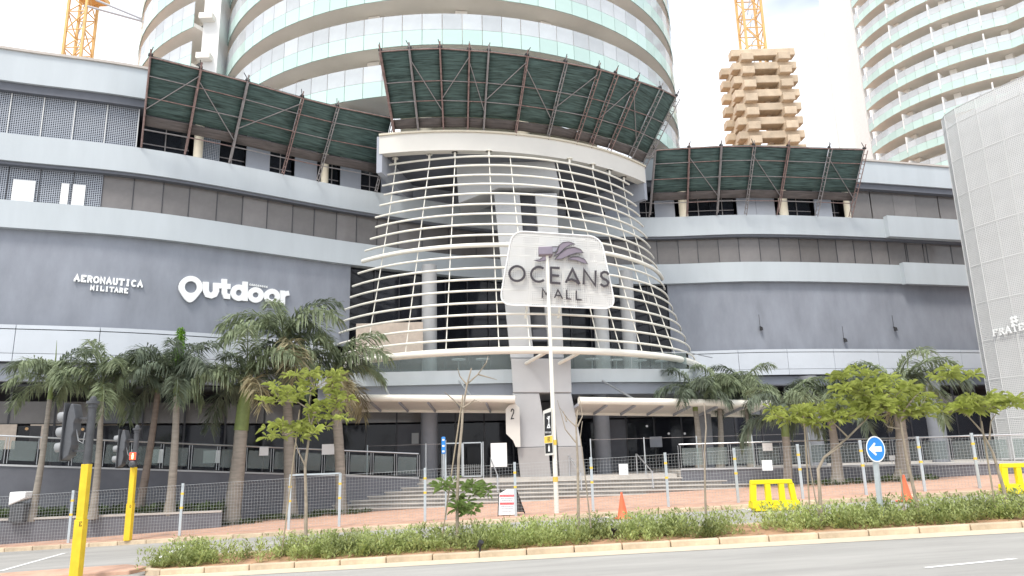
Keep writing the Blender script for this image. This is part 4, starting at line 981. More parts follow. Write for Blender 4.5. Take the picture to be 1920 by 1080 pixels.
PT('thick grey bottle-trunked palm standing in the pavement left of the stairs', 434, 30.4, None, 452, 806, .34, .25, 1.22, 'green', 5, spear=1.7, fronds=11, dry=1, shaft=2.1)
PT('tall palm with its crown in front of the Outdoor sign', 546, 31.8, None, 534, 682, .26, .17, 1.32, 'green', 6, fronds=11, dry=1)
PT('palm with drooping dry fronds nearest the entrance stairs', 641, 32.6, None, 630, 765, .22, .20, 1.22, 'green', 7, fronds=12, dry=2, shaft=1.5)
PT('slim palm on the right terrace, leftmost of three', 1316, 36.4, 1.2, 1304, 770, .17, .12, .95, 'dark', 8, fronds=9, dry=0)
PT('slim palm on the right terrace, middle of three', 1355, 37.0, 1.2, 1349, 762, .17, .11, .95, 'green', 9, fronds=9, dry=0)
PT('slim bent palm on the right terrace, rightmost of three', 1414, 37.4, 1.2, 1398, 756, .17, .10, .9, 'green', 10, fronds=9, dry=0)
PT('grey palm with a yellow-green crownshaft behind the yellow barrier', 1478, 31.3, None, 1473, 818, .19, .15, .95, 'green', 11, fronds=10, dry=0, shaft=1.4)
PT('swollen-trunked palm right of the yellow barrier', 1574, 31.0, None, 1558, 790, .25, .15, 1.0, 'dark', 12, fronds=11, dry=0)
PT('thick palm behind the blue arrow sign', 1697, 30.4, None, 1686, 778, .32, .2, 1.15, 'green', 13, fronds=12, dry=1)

# ---------------------------------------------------------------- saplings of the median
def leaf_rosette(vs, fs, c, up, rnd, n, L):
    for i in range(n):
        az = rnd.uniform(0, 6.283); el = rnd.uniform(-.35, .75); d = Vector((math.cos(az) * math.cos(el), math.sin(az) * math.cos(el), math.sin(el))); sd = d.cross(Vector((0, 0, 1))).normalized(); nrm = sd.cross(d)
        l = L * rnd.uniform(.7, 1.2); wd = l * .17; b = c + d * .03; o = len(vs); m1, m2 = b + d * l * .4 + nrm * l * .06, b + d * l * .75 + nrm * l * .03; tip = b + d * l - Vector((0, 0, l * .25))
        vs += [b, m1 + sd * wd / 2, m2 + sd * wd * .38, tip, m2 - sd * wd * .38, m1 - sd * wd / 2]; fs += [(o, o + 1, o + 2, o + 3), (o, o + 3, o + 4, o + 5)]
def sapling(label, bpx, bpy, Y, trunk_px, branches, crowns, leaf='sapling_leaf', stakes=(), nros=26, leafL=.235, r=.045):
    """trunk_px: photo polyline on depth Y; branches: polylines; crowns: (px,py,rx,ry) ellipses in pixels filled with leaf rosettes"""
    b = at(bpx, bpy, Y); b.z = g(b.x) + .08; root = thing('sapling_tree', label, 'young tree', b, 'young trees in the median'); rnd = random.Random(bpx)
    pts = [b] + [at(x, y, Y + rnd.uniform(-.04, .04)) for x, y in trunk_px]; n = len(pts)
    MB().tube(pts, [r * (1 - .62 * i / (n - 1)) for i in range(n)], 8).build('trunk', 'bark', root, smooth=True)
    for br in branches:
        q = [at(x, y, Y + (k / len(br)) * rnd.uniform(-.6, .6)) for k, (x, y) in enumerate(br)]
        MB().tube(q, [r * .5 * (1 - .75 * i / max(1, len(q) - 1)) for i in range(len(q))], 6).build('branch', 'bark', root, smooth=True)
    if crowns:
        vs, fs = [], []; tw = MB()
        for (cx, cy, rx, ry) in crowns:
            m = max(4, int(nros * .72 * rx * ry / 900)); cen = at(cx, cy + ry * .5, Y)
            for i in range(m):
                a, q = rnd.uniform(0, 6.283), math.sqrt(rnd.random()); x, y = cx + rx * q * math.cos(a), cy + ry * q * math.sin(a); k = rx / F * Y
                c = at(x, y, Y + rnd.uniform(-.75, .75) * k); leaf_rosette(vs, fs, c, None, rnd, rnd.randint(9, 14), leafL)
                if i % 3 == 0: tw.tube([cen.lerp(c, .1), cen.lerp(c, .6) - Vector((0, 0, .03)), c], [.010, .007, .004], 4)
        MB().add(vs, fs).build('foliage', leaf, root, fix=False); tw.build('twigs', 'bark', root)
    for (x0_, y0_, x1_, y1_) in stakes:
        p, q = at(x0_, y0_, Y + .1), at(x1_, y1_, Y + .1); p.z = g(p.x) + .05; MB().tube([p, q], .018, 6).build('support_stake', 'stake', root)
sapling('bright leafy sapling with a leaning stake at the left of the median', 573, 1036, 18.1, [(574, 950), (572, 875), (582, 800), (590, 775)], [[(582, 800), (578, 772), (583, 730)], [(590, 775), (604, 762), (630, 742)], [(573, 875), (560, 848), (552, 820)], [(590, 775), (560, 755), (520, 752)]],
        [(590, 716, 62, 22), (525, 742, 42, 20), (530, 808, 45, 18), (600, 790, 50, 26), (630, 752, 30, 18)], stakes=((528, 1030, 562, 768),), nros=22)
sapling('mostly bare sapling with low leaf clumps left of the white pole', 858, 1006, 17.9, [(857, 950), (860, 860), (866, 800), (868, 765), (876, 720), (884, 690)], [[(876, 720), (896, 702), (912, 680), (915, 668)], [(876, 722), (862, 705), (858, 690)], [(868, 765), (845, 745), (833, 735)], [(868, 765), (890, 750), (902, 755)], [(896, 702), (918, 708), (932, 712)]],
        [(842, 912, 28, 11), (893, 918, 26, 13), (880, 960, 36, 9), (862, 940, 18, 10)], 'sapling_leaf_deep', stakes=((826, 1010, 868, 740),), nros=34)
sapling('leafless twin-stemmed sapling right of the white pole', 1084, 990, 17.7, [(1084, 930), (1083, 860), (1080, 800), (1083, 768)], [[(1080, 800), (1064, 785), (1050, 765)], [(1083, 800), (1092, 780), (1086, 742)], [(1080, 830), (1060, 805), (1045, 750)], [(1108, 990), (1098, 900), (1088, 820), (1092, 790)], [(1062, 790), (1056, 770)]], [], r=.04)
sapling('thin leafless whip of a sapling below the terrace palms', 1323, 980, 17.5, [(1322, 920), (1321, 850), (1324, 800), (1320, 755)], [], [], r=.028)
sapling('forked flat-topped sapling beside the yellow barrier', 1541, 992, 17.2, [(1538, 940), (1534, 880), (1545, 858), (1590, 820), (1625, 785)], [[(1541, 985), (1528, 930), (1518, 870), (1512, 800)], [(1590, 820), (1570, 800), (1560, 790)], [(1545, 858), (1580, 835)], [(1625, 785), (1640, 765)]],
        [(1478, 775, 42, 17), (1540, 780, 50, 18), (1610, 760, 45, 25)], nros=26, stakes=((1520, 985, 1507, 780),))
sapling('dense-topped sapling leaning behind the blue arrow sign', 1724, 974, 17.1, [(1714, 920), (1702, 870), (1690, 800), (1685, 760)], [[(1690, 800), (1665, 745), (1650, 725)], [(1688, 780), (1710, 750), (1725, 735)], [(1690, 805), (1664, 800), (1648, 780)]],
        [(1600, 715, 50, 24), (1660, 735, 52, 30), (1715, 760, 40, 26), (1640, 770, 40, 18)], nros=24, stakes=((1696, 962, 1688, 880),))
sapling('umbrella-shaped sapling at the right end of the median', 1893, 960, 16.9, [(1880, 910), (1862, 850), (1842, 810)], [[(1842, 810), (1815, 780), (1790, 768)], [(1855, 825), (1858, 790), (1870, 772)], [(1842, 810), (1838, 780)]],
        [(1800, 760, 50, 16), (1850, 758, 55, 17), (1905, 755, 40, 12), (1785, 700, 48, 10)], nros=28, stakes=((1868, 960, 1840, 790),))

# ---------------------------------------------------------------- ground cover
def cover(name, label, n, pos, mt, hmin, hmax, leaves, leafL, sd_):
    r = np.random.default_rng(sd_); V, Fc = [], []
    for i in range(n):
        x, y, z = pos(r); h = r.uniform(hmin, hmax); k = int(leaves * (.6 + .8 * r.random()))
        lean = r.uniform(-.22, .22, 2)
        for j in range(k):
            t = r.random(); az = r.uniform(0, 6.283); c = np.array([x + lean[0] * h * t + .05 * math.cos(az), y + lean[1] * h * t + .05 * math.sin(az), z + h * t]); el = r.uniform(.1, 1.1); l = leafL * r.uniform(.7, 1.25)
            d = np.array([math.cos(az) * math.cos(el), math.sin(az) * math.cos(el), math.sin(el)]); s = np.array([-math.sin(az), math.cos(az), 0]) * l * .17; o = len(V)
            V += [c, c + d * l * .5 + s, c + d * l, c + d * l * .5 - s]; Fc.append((o, o + 1, o + 2, o + 3))
    mb = MB(); mb.v = [tuple(p) for p in V]; mb.f = Fc; mb.mi = [0] * len(Fc)
    return tag(mb.build(name, mt, None, fix=False), label, 'plants', kind='stuff')
def med_pos(r):
    while True:
        x = r.uniform(med_x0 - .7, 13.5); t = r.random() ** .8; y = near_k(x) + .35 + t * (med_far(x) - near_k(x) - .75)
        bare = math.sin(x * 1.7 + 1.2 * y) + math.sin(x * .63 + 2) * .8 - (.9 if t < .22 else 0)
        if x < -7 and abs(y - (near_k(x) + med_far(x)) / 2) > 1.6: continue
        if bare > -.85 or r.random() < .2: return x, y, g(x) + .07
cover('median_hedge', 'low bushy green ground cover filling the median bed', 2700, med_pos, 'hedge_leaf', .12, .56, 26, .10, 5)
def plant_pos(r):
    t = r.random(); u = r.random(); a = PA.lerp(PB, .15 + .83 * t); return a.x, a.y + .25 + u * (1.7 - .6 * t), .18
cover('planter_plants', 'low green plants growing in the left planter', 420, plant_pos, 'planter_leaf', .15, .42, 26, .2, 6)
for i, (px, Y, lb) in enumerate(((434, 30.4, 'dark green ground cover round the thick palm in the pavement'), (546, 31.8, 'dark green ground cover round the palm below the Outdoor sign'), (641, 32.6, 'dark green ground cover round the palm nearest the stairs'), (1574, 31.0, 'low plants round the swollen-trunked palm'), (1697, 30.4, 'low plants round the thick palm on the right'))):
    b = pg(px, Y)
    def pos(r, b=b):
        a, q = r.uniform(0, 6.283), .3 + .75 * math.sqrt(r.random()); return b.x + q * math.cos(a) * 1.2, b.y + q * math.sin(a) * .7, b.z - .02
    cover('palm_skirt_plants', lb, 70, pos, 'planter_leaf', .08, .22, 18, .12, 20 + i)

# ---------------------------------------------------------------- mesh fence along the pavement
fn = thing('mesh_fence', 'pale wire mesh fence with tape-banded posts along the brick pavement', 'fence', (0, 25.2, .15))
def fence_y(x): return 25.25 - .062 * x
def fence_x(px, py=930):
    lo, hi = -26., 24.
    for _ in range(50):
        m_ = (lo + hi) / 2
        if proj((m_, fence_y(m_), g(m_) + 1))[0] < px: lo = m_
        else: hi = m_
    return (lo + hi) / 2
fxs = [-20.6, -18] + [fence_x(p) for p in (133, 340, 543, 637, 797, 966, 1110, 1250, 1380, 1500, 1618, 1727, 1829)] + [17.6]
post_h = 1.72
pm = mesh_only(MB().box((0, 0, post_h / 2), (.085, .05, post_h)), 'post', 'galvanised'); bm_ = mesh_only(MB().box((0, 0, 0), (.092, .057, .07)), 'tape_band', 'yellow_panel')
for x in fxs:
    z = g(x) + PAVE; o = place(pm, 'post', Matrix.Translation((x, fence_y(x), z)), fn)
    for h in (1.38, .92): place(bm_, 'tape_band', Matrix.Translation((x, fence_y(x), z + h)), o)
for a, b in zip(fxs, fxs[1:]):
    if fence_x(640) - .05 < a < fence_x(700): continue
    mb = MB(); n = max(4, int((b - a) / .10)); L = b - a
    P3 = lambda x, h, dy=0.: (x, fence_y(x) + dy, g(x) + PAVE + h)
    for i in range(n + 1):
        x = a + L * i / n; mb.bar(P3(x, .06), P3(x, 1.55), .0042); mb.bar(P3(x, 1.55), P3(x, 1.66, -.10), .0042)
    for k in range(16): h = .06 + k * .1; mb.bar(P3(a, h), P3(b, h), .0042)
    mb.bar(P3(a, 1.66, -.10), P3(b, 1.66, -.10), .008)
    o = mb.build('wire_mesh', 'wire', fn, fix=False); o['kind'] = 'stuff'
xa_, xb_ = fence_x(637), fence_x(797)
MB().bar((fence_x(543), fence_y(xa_), g(xa_) + PAVE + 1.7), (xa_, fence_y(xa_), g(xa_) + PAVE + 1.72), .05).build('gate_rail', 'galvanised', fn)
# taller thin fence poles and a pair of gate leaves at the head of the stairs
hf = thing('stair_head_fence', 'thin pole fence with two framed mesh gates at the head of the stairs', 'fence', (0, 35.3, 1.1))
hx = [at(p, 860, 35.2).x for p in (684, 797, 828, 906)] + [at(p, 860, 35.0).x for p in (1108, 1207, 1303, 1403, 1505)]
for x in hx: MB().tube([(x, y0(x) + .15, 1.05), (x, y0(x) + .15, 2.75)], .028, 8).build('pole', 'galvanised', hf)
for a, b in ((hx[2] + .08, (hx[2] + hx[3]) / 2 - .03), ((hx[2] + hx[3]) / 2 + .03, hx[3] - .08)):
    mb = MB(); y = y0(a) + .12
    for p, q in (((a, 1.2), (b, 1.2)), ((b, 1.2), (b, 2.72)), ((b, 2.72), (a, 2.72)), ((a, 2.72), (a, 1.2))): mb.bar((p[0], y, p[1]), (q[0], y, q[1]), .05)
    gt = mb.build('gate_frame', 'galvanised', hf); mb = MB()
    for i in range(9): x = a + (b - a) * (i + .5) / 9; mb.bar((x, y, 1.2), (x, y, 1.75), .008)
    for i in range(5): z = 1.25 + i * .11; mb.bar((a, y, z), (b, y, z), .008)
    mb.build('gate_mesh', 'wire', gt, fix=False)
for a, b in zip(hx, hx[1:]):
    if b - a > 4 or a in (hx[2],): continue
    MB().tube([(a, y0(a) + .15, 2.70), (b, y0(b) + .15, 2.70)], .008, 5).build('top_wire', 'grey_steel', hf)

# ---------------------------------------------------------------- traffic signals
def signal(label, b, H, yel, face, ped):
    root = thing('traffic_signal', label, 'traffic light', b, 'traffic signals')
    MB().box((b.x, b.y, b.z + yel * .25), (.20, .20, yel * .5)).build('yellow_sleeve', 'yellow_paint', root, bevel=.01); MB().box((b.x, b.y, b.z + yel * .75), (.165, .165, yel * .5)).build('yellow_post', 'yellow_paint', root, bevel=.01)
    mbl = MB()
    for k, q in enumerate(SL_['E'] if not ped else SL_['D']): stroke(mbl, [b + Vector((.02 + x * .055, -.102, yel * .5 - .13 + y * .085)) for x, y in q], .012, (0, -1, 0), .002, k)
    mbl.build('sleeve_letter', 'black', root)
    MB().lathe([(.085, yel), (.085, H - .28), (.10, H - .27), (.10, H - .2), (.135, H - .18), (.135, H - .12), (.075, H - .11), (.075, H - .07), (.05, H - .02), (.0, H)], b, 16).build('dark_post', 'signal_dark', root, smooth=True)
    hd = b + Vector((-.42, 0, H - .80)); tilt = Matrix.Rotation(.06, 4, 'Y')
    mb = MB(); sec = [(-.07, .42), (-.03, .62), (.03, .62), (.09, .45), (.13, .32), (.10, .2), (.13, .02), (.10, -.1), (.13, -.28), (.10, -.52), (-.02, -.62), (-.07, -.4)]
    n = len(sec); vs = [hd + tilt @ Vector((x, s * .16, z)) for s in (-1, 1) for x, z in sec]
    mb.add(vs, [tuple(range(n)), tuple(range(2 * n - 1, n - 1, -1))] + [(i, (i + 1) % n, (i + 1) % n + n, i + n) for i in range(n)]); head = mb.build('signal_head', 'signal_grey', root, bevel=.02)
    MB().box(hd + Vector((-.08, 0, 0)), (.02, .46, 1.28)).build('backing_board', 'signal_dark', root)
    for z in (.36, .02, -.32):
        v = MB(); v.tube([hd + Vector((-.08, 0, z)), hd + Vector((-.30, 0, z - .02))], [.115, .105], 14, caps=False); o = v.build('visor', 'signal_visor', head, smooth=True); sd_ = o.modifiers.new('t', 'SOLIDIFY'); sd_.thickness = .012
        MB().lathe([(.125, 0), (.1, .03), (0, .05)], (0, 0, 0), 14).build_at('lens', 'signal_dark', head, Matrix.Translation(hd + Vector((-.09, 0, z))) @ Matrix.Rotation(-math.pi / 2, 4, 'Y'))
    mb = MB(); mb.bar(hd + Vector((.08, 0, .30)), b + Vector((-.05, 0, H - .5)), .04); mb.bar(hd + Vector((.08, 0, -.42)), b + Vector((-.05, 0, H - 1.22)), .04); mb.build('bracket', 'signal_dark', root)
    MB().tube([hd + Vector((.12, -.03, .05)), hd + Vector((.2, -.04, -.2)), hd + Vector((.32, -.06, -.26)), b + Vector((-.08, -.06, H - .82))], .013, 6).build('cable', 'signal_visor', root)
    if ped:
        c = b + Vector((.05, -.16, yel + .36)); MB().box(c, (.26, .16, .30)).build('pedestrian_head', 'signal_dark', root, bevel=.03)
        MB().box(c + Vector((0, -.085, 0)), (.20, .012, .23)).build('red_aspect', 'red_lamp', root)
        f_ = MB(); y = c.y - .094; f_.box((c.x, y, c.z + .075), (.035, .006, .035)); f_.box((c.x, y, c.z + .01), (.055, .006, .075)); f_.box((c.x - .013, y, c.z - .06), (.018, .006, .07)); f_.box((c.x + .013, y, c.z - .06), (.018, .006, .07)); f_.build('standing_man', 'lamp_man', root)
        MB().lathe([(.12, 0), (.115, .08), (.06, .12)], (0, 0, 0), 16).build_at('lower_aspect', 'signal_dark', root, Matrix.Translation(c + Vector((0, -.02, -.26))) @ Matrix.Rotation(math.pi / 2, 4, 'X'))
b = at(150, 1000, 16.9); b.z = g(b.x) + .09
signal('nearer traffic signal on a yellow post at the left', b, (at(177, 742, 16.9).z - b.z), at(166, 870, 16.9).z - b.z, 0, False)
b = at(240, 1005, 25.6); b.z = g(b.x) + PAVE
signal('farther traffic signal with a red standing man on a yellow post', b, at(257, 796, 25.6).z - b.z, at(249, 876, 25.6).z - b.z, 0, True)

# ---------------------------------------------------------------- street furniture
def cone(label, px, py):
    b = gp(px, py); b.z += .004; root = thing('traffic_cone', label, 'cone', b, 'orange cones on the far lane')
    MB().box(b + Vector((0, 0, .02)), (.46, .46, .04), .3).build('base', 'cone_orange', root, bevel=.02)
    MB().lathe([(.18, .04), (.155, .08), (.035, .71), (.03, .77), (.0, .775)], b, 20).build('cone_body', 'cone_orange', root, smooth=True)
cone('orange traffic cone in front of the stairs', 1168, 973); cone('orange traffic cone right of the blue arrow sign', 1701, 941)
def barrier(label, c, rz):
    root = thing('road_barrier', label, 'barrier', c, 'yellow plastic barriers', rz); L, H = 1.62, 1.0; root.scale = (.88,) * 3
    outer = [(-L / 2, 0), (-L / 2 + .02, .3), (-L / 2 + .1, H - .08), (-L / 2 + .18, H), (L / 2 - .26, H), (L / 2 - .18, H - .08), (L / 2 - .02, .3), (L / 2, 0)]
    # upper frame: posts and rail; base: wide trough with feet
    def part(poly, d0, d1, name):
        n = len(poly); vs = [Vector((x, -d0, z)) for x, z in poly] + [Vector((x, d1, z)) for x, z in poly]
        o = MB().add(vs, [tuple(range(n)), tuple(range(2 * n - 1, n - 1, -1))] + [(i, i + n, (i + 1) % n + n, (i + 1) % n) for i in range(n)]).build(name, 'barrier_yellow', None, bevel=.022); o.parent = root
    part([(-L / 2 + .05, .86), (-L / 2 + .08, H), (L / 2 - .17, H), (L / 2 - .13, .86)], .10, .10, 'top_rail')
    for x0_, x1_, k in ((-L / 2 + .0, -L / 2 + .2, .05), (-.27, -.09, 0), (.2, .38, 0), (L / 2 - .22, L / 2 - .04, -.06)): part([(x0_, .3), (x1_, .3), (x1_ + k, .87), (x0_ + k, .87)], .085, .085, 'post')
    part([(-L / 2, .08), (L / 2, .08), (L / 2 - .02, .32), (-L / 2 + .02, .32)], .24, .24, 'base_trough')
    for x in (-L / 2 + .3, 0, L / 2 - .3): part([(x - .22, 0), (x + .22, 0), (x + .2, .09), (x - .2, .09)], .25, .25, 'foot')
    for x in (-.5, 0, .5): part([(x - .1, .17), (x + .1, .17), (x + .1, .21), (x - .1, .21)], .252, -.2, 'moulded_rib')
c = gp(1453, 957); c.z += .002; barrier('yellow plastic road barrier in the middle of the far lane', c, .03)
c = gp(1925, 925); c.z += .002; barrier('yellow plastic road barrier cut off by the right edge', c, .05)
# A-frame board
b = gp(962, 974); af = thing('sandwich_board', 'white and red A-frame notice board at the kerb', 'sign', b)
n_f = Vector((-.18, -1, .30)).normalized(); exb = Vector((1, -.18, 0)).normalized(); upb = n_f.cross(exb); upb = upb if upb.z > 0 else -upb
fb = b + Vector((-.22, -.1, 0)); W, H = .55, 1.02
face = [fb - exb * W / 2 + upb * .16, fb + exb * W / 2 + upb * .16, fb + exb * W / 2 + upb * (H - .02), fb + exb * .0 + upb * H, fb - exb * W / 2 + upb * (H - .16)]
nf_ = MB().slabpoly(face, -n_f, .02).build('notice_face', 'paper', af)
for s in (-1, 1): MB().bar(fb + exb * s * (W / 2 + .012), fb + exb * s * (W / 2 + .012) + upb * (H + .01 if s > 0 else H - .15), .028).build('leg', 'black', af)
tip = fb + exb * (W / 2 + .02) + upb * H; back = fb + exb * W / 2 + Vector((.30, .75, 0))
MB().bar(tip, back + exb * .1, .03).build('leg', 'black', af); MB().bar(tip - exb * W, back - exb * (W - .1), .03).build('leg', 'black', af)
ps = [tip.lerp(back + exb * .1, .02), tip.lerp(back + exb * .1, .8), (tip - exb * W).lerp(back - exb * (W - .1), .8), (tip - exb * W).lerp(back - exb * (W - .1), .02)]
MB().slabpoly(ps, (0, 1, 0), .012).build('rear_face', 'board_grey', af)
MB().bar(fb + exb * W / 2 + upb * .5, tip.lerp(back, .5), .012).build('chain', 'stake', af)
for h, wd, mt, k in ((.79, .50, 'print_red', 1), (.53, .48, 'print_red', 1), (.70, .40, 'print_grey', 0), (.63, .34, 'print_grey', 0), (.44, .40, 'print_grey', 0), (.36, .38, 'print_grey', 0), (.28, .32, 'print_grey', 0), (.88, .22, 'print_grey', 0)):
    c = fb + upb * h + n_f * .006
    if k: MB().slabpoly([c - exb * wd / 2 - upb * .035, c + exb * wd / 2 - upb * .035, c + exb * wd / 2 + upb * .035, c - exb * wd / 2 + upb * .035], n_f, .002).build('printed_bar', mt, nf_)
    else:
        mb = MB(); x = -wd / 2; i = 0; r = random.Random(int(h * 100))
        while x < wd / 2: 
            q = r.uniform(.015, .035); p = c + exb * x; mb.slabpoly([p - upb * .012, p + exb * q - upb * .012, p + exb * q + upb * .012, p + upb * .012], n_f, .002); x += q + .012
        mb.build('printed_line', mt, nf_)
# blue arrow sign
b = gp(1653, 974); b.y = 17.0; b.x = at(1653, 974, 17.0).x; b.z = g(b.x) + .08; ds = thing('arrow_sign', 'round blue sign with a white left arrow on a grey post', 'sign', b)
tp_ = at(1641, 842, b.y); MB().bar(b, tp_ + Vector((0, .04, .1)), .10, .06).build('post', 'galvanised', ds)
dn = Vector((-.25, -1, 0)).normalized(); ux = Vector((1, -.25, 0)).normalized(); uz = Vector((0, 0, 1)); cc = tp_ + dn * .05
rim = [cc + ux * .195 * math.cos(a) + uz * .285 * math.sin(a) for a in np.linspace(0, 2 * math.pi, 40, endpoint=False)]
MB().slabpoly(rim, -dn, .02).build('white_rim', 'sign_white', ds); MB().slabpoly([cc + (p - cc) * .90 + dn * .006 for p in rim], -dn, .004).build('blue_disc', 'blue_sign', ds)
MB().slabpoly([cc + ux * x * .76 + uz * z * .76 + dn * .012 for x, z in ((-.19, 0), (-.02, .19), (.01, .15), (-.04, .075), (.16, .075), (.16, -.075), (-.04, -.075), (.01, -.15), (-.02, -.19))], -dn, .004).build('arrow', 'sign_white', ds)
# tall white pole with stacked pictogram boxes
b = gp(1044, 962, PAVE); lp = thing('lamp_pole', 'tall slim white pole standing in front of the entrance pier', 'pole', b)
tpz = at(1030, 478, b.y); MB().tube([b, Vector((b.x, b.y, b.z + (tpz.z - b.z) * .5)), Vector((b.x, b.y, tpz.z))], [.085, .07, .05], 14).build('pole_shaft', 'tube_white', lp, smooth=True)
MB().box((b.x - .06, b.y - .02, tpz.z + .12), (.5, .34, .30), 0).build('lamp_head', 'sign_mauve', lp, bevel=.03)
for h in (1.0, 2.2): MB().lathe([(.09, h), (.09, h + .16)], b, 12).build('tape_band', 'yellow_panel', lp)
pb_ = thing('pictogram_sign', 'narrow black and yellow pictogram panel strapped to the white pole', 'sign', at(1028, 855, b.y - .1))
Yp = b.y - .14; Q = lambda x, y, d=0.: at(1000 + x / 9, 750 + y / 9, Yp - d)
MB().slabpoly([Q(165, 185), Q(305, 125), Q(345, 925), Q(200, 940)], (0, 1, 0), .12).build('box', 'cream_band', pb_)
for poly, mt in (([(186, 232), (300, 196), (308, 585), (190, 605)], 'black'), ([(185, 620), (322, 600), (326, 718), (188, 728)], 'yellow_panel'), ([(200, 738), (322, 726), (328, 890), (206, 905)], 'black')): MB().slabpoly([Q(x, y, .006) for x, y in poly], (0, 1, 0), .005).build('face_panel', mt, pb_)
mb = MB(); 
for k, s in enumerate(([(245, 275), (262, 300), (262, 385), (238, 468), (278, 466), (262, 385)], [(228, 300), (262, 330), (272, 270)])): stroke(mb, [Q(x, y, .014) for x, y in s], .03, (0, -1, 0), .004, k)
mb.build('figure', 'paper', pb_); mb = MB()
for k, x in enumerate((200, 222, 244, 266, 288)): stroke(mb, [Q(x, 530, .014), Q(x + 4, 562, .014)], .014, (0, -1, 0), .004, k)
mb.build('caption', 'paper', pb_); mb = MB(); mb.slabpoly([Q(x, y, .014) for x, y in ((252, 870), (252, 790), (264, 750), (276, 790), (280, 868))], (0, 1, 0), .004).build('bottle_mark', 'paper', pb_)
mb = MB()
for k, y in enumerate((635, 660, 690)): stroke(mb, [Q(236, y, .014), Q(282, y - 3, .014)], .018, (0, -1, 0), .004, k)
mb.build('caption', 'black', pb_)
# blue information sign
b = gp(836, 975, PAVE); bs = thing('blue_sign_post', 'narrow blue information sign on a post at the pavement edge', 'sign', b)
MB().bar(b, Vector((b.x, b.y, at(834, 825, b.y).z)), .085, .05).build('post', 'galvanised', bs)
MB().box((b.x - .06, b.y - .06, at(834, 835, b.y).z), (.13, .10, .56)).build('sign_box', 'blue_sign', bs, bevel=.02); 
for z in (.18, -.02, -.2): MB().box((b.x - .06, b.y - .113, at(834, 835, b.y).z + z), (.08, .004, .06)).build('mark', 'paper', bs)
# uplights in the median
for px, py, lb in ((900, 1034, 'small black uplight near the left of the median hedge'), (1150, 1008, 'small black uplight below the orange cone'), (1577, 984, 'small black uplight left of the blue arrow sign'), (1760, 972, 'small black uplight right of the leaning sapling'), (1913, 965, 'small black uplight at the right edge of the median')):
    b = gp(px, py, .12); u = thing('garden_uplight', lb, 'spotlight', b, 'uplights in the median'); MB().tube([b, b + Vector((0, 0, .1))], .02, 8).build('stem', 'black', u)
    MB().tube([b + Vector((-.02, .03, .1)), b + Vector((.03, -.03, .20))], [.045, .062], 12).build('lamp_body', 'black', u)
# white hooded bin at the far left
b = at(38, 960, 27.6); b.z = .2; wb = thing('litter_bin', 'dark bin with a white slanted hood at the far left', 'bin', b)
MB().box(b + Vector((0, 0, .32)), (.52, .45, .65)).build('bin_body', 'signal_dark', wb, bevel=.02)
MB().prism([(b.x - .3, b.y - .27), (b.x + .28, b.y - .27), (b.x + .28, b.y + .25), (b.x - .3, b.y + .25)], [.78, 1.02, 1.02, .78], [1.25, 1.25, 1.25, 1.25]).build('hood', 'paper', wb, bevel=.04)
# notices and boards about the entrance
def notice(label, x0_, y0_, x1_, y1_, Y, mt='paper', name='notice_board', lines=True):
    a, c = at(x0_, y0_, Y), at(x1_, y1_, Y); root = thing(name, label, 'notice', ((a.x + c.x) / 2, Y, min(a.z, c.z)))
    MB().box(((a.x + c.x) / 2, Y, (a.z + c.z) / 2), (abs(c.x - a.x), .03, abs(a.z - c.z))).build('sheet', mt, root)
    return root
notice('white blank board standing left of the entrance pier', 920, 831, 951, 875, 34.9); notice('small white notice on the fence in front of the stairs', 1160, 870, 1178, 890, 25.05)
notice('upper white notice on the right terrace rail', 1429, 831, 1449, 845, 32.9); notice('lower white notice on the fence below the terrace rail', 1428, 863, 1449, 882, 24.6)
notice('grey security notice on the dark wall left of the entrance', 772, 812, 785, 832, 39.9, 'pier'); notice('white notice behind the rail near the blue arrow sign', 1667, 854, 1679, 863, 31.0)
notice('white sheet on the ramp glass beside the thick palm', 487, 838, 503, 854, 32.3); notice('white sheet on the ramp glass behind the bright sapling', 604, 833, 627, 852, 33.2)
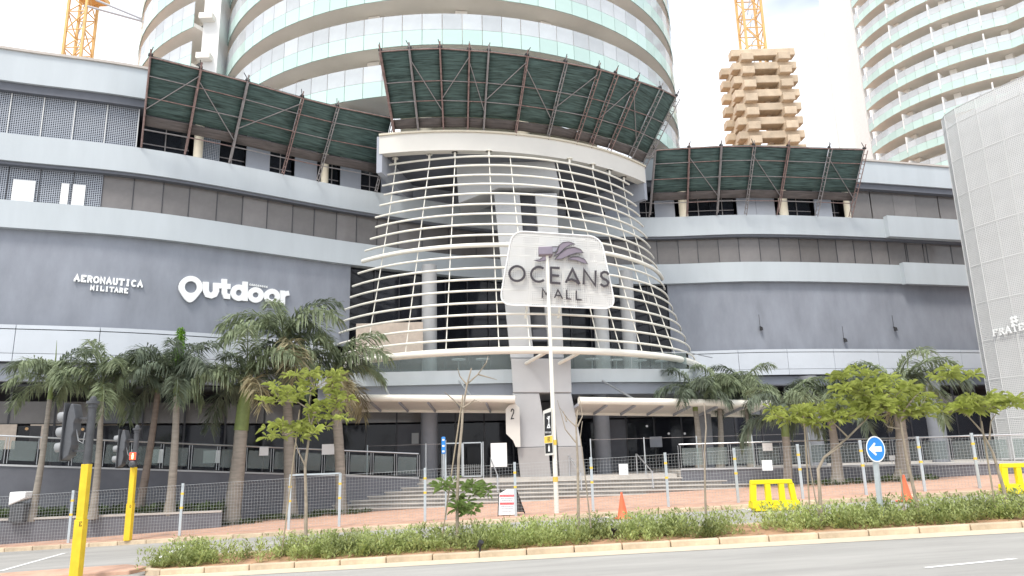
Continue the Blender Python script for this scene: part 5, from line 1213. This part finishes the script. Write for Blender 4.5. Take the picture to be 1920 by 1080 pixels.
notice('grey poster in a shop window right of the stairs', 1218, 819, 1242, 838, 40.9, 'beam_grey')
notice('white banner behind the ramp glass right of the red pedestrian light', 276, 843, 305, 868, 31.4); notice('white banner behind the ramp glass left of the thick palm', 382, 845, 412, 868, 32.3)
cbd = notice('beige perforated cafe board on the first-floor terrace', 668, 607, 793, 668, 37.6, 'beige_board', 'cafe_board')
# pale tables, chairs and a lit lamp or two on the terrace; pendant lamps in the shops
for i, (px, py, Y) in enumerate(((155, 805, 34.2), (186, 808, 34.6), (210, 806, 35.0), (232, 808, 35.4), (443, 820, 38.4), (50, 804, 33.2), (1213, 799, 42.0), (1254, 813, 42.2), (1284, 813, 42.4), (1329, 795, 42.6))):
    p = at(px, py, Y); root = thing('pendant_lamp', (('first', 'second', 'third', 'fourth', 'fifth', 'sixth')[sorted([155, 186, 210, 232, 443, 50]).index(px)] + ' lit orange lamp from the left in the left shop' if i < 6 else ('first', 'second', 'third', 'fourth')[i - 6] + ' lit white lamp right of the stairs counting from the pier'), 'lamp', p, 'lamps in the left shop' if i < 6 else 'lamps in the right shop')
    MB().lathe([(.0, -.07), (.06, -.04), (.07, 0), (.05, .05), (.0, .07)], p, 10).build('bulb', 'warm_lamp' if i < 6 else 'white_lamp', root, smooth=True); MB().tube([p + Vector((0, 0, .06)), Vector((p.x, p.y, 5.6))], .008, 5).build('flex', 'black', root)
for i, (px, Y) in enumerate(((1110, 38.8), (1155, 39.4), (1200, 40), (1240, 40.4), (860, 37.6), (905, 37.7))):
    p = at(px, 672, Y); root = thing('terrace_table', ('white cafe table on the terrace, ' + ('first', 'second', 'third', 'fourth')[i] + ' to the right of the pier' if i < 4 else 'white cafe table on the terrace, ' + ('farther', 'nearer')[i - 4] + ' of two left of the pier'), 'table', (p.x, Y, 6.22), 'terrace tables right of the pier' if i < 4 else 'terrace tables left of the pier')
    MB().lathe([(.36, .70), (.36, .74)], (p.x, Y, 6.22), 16).build('table_top', 'paper', root); MB().tube([(p.x, Y, 6.22), (p.x, Y, 6.93)], .03, 8).build('leg', 'frame_steel', root)
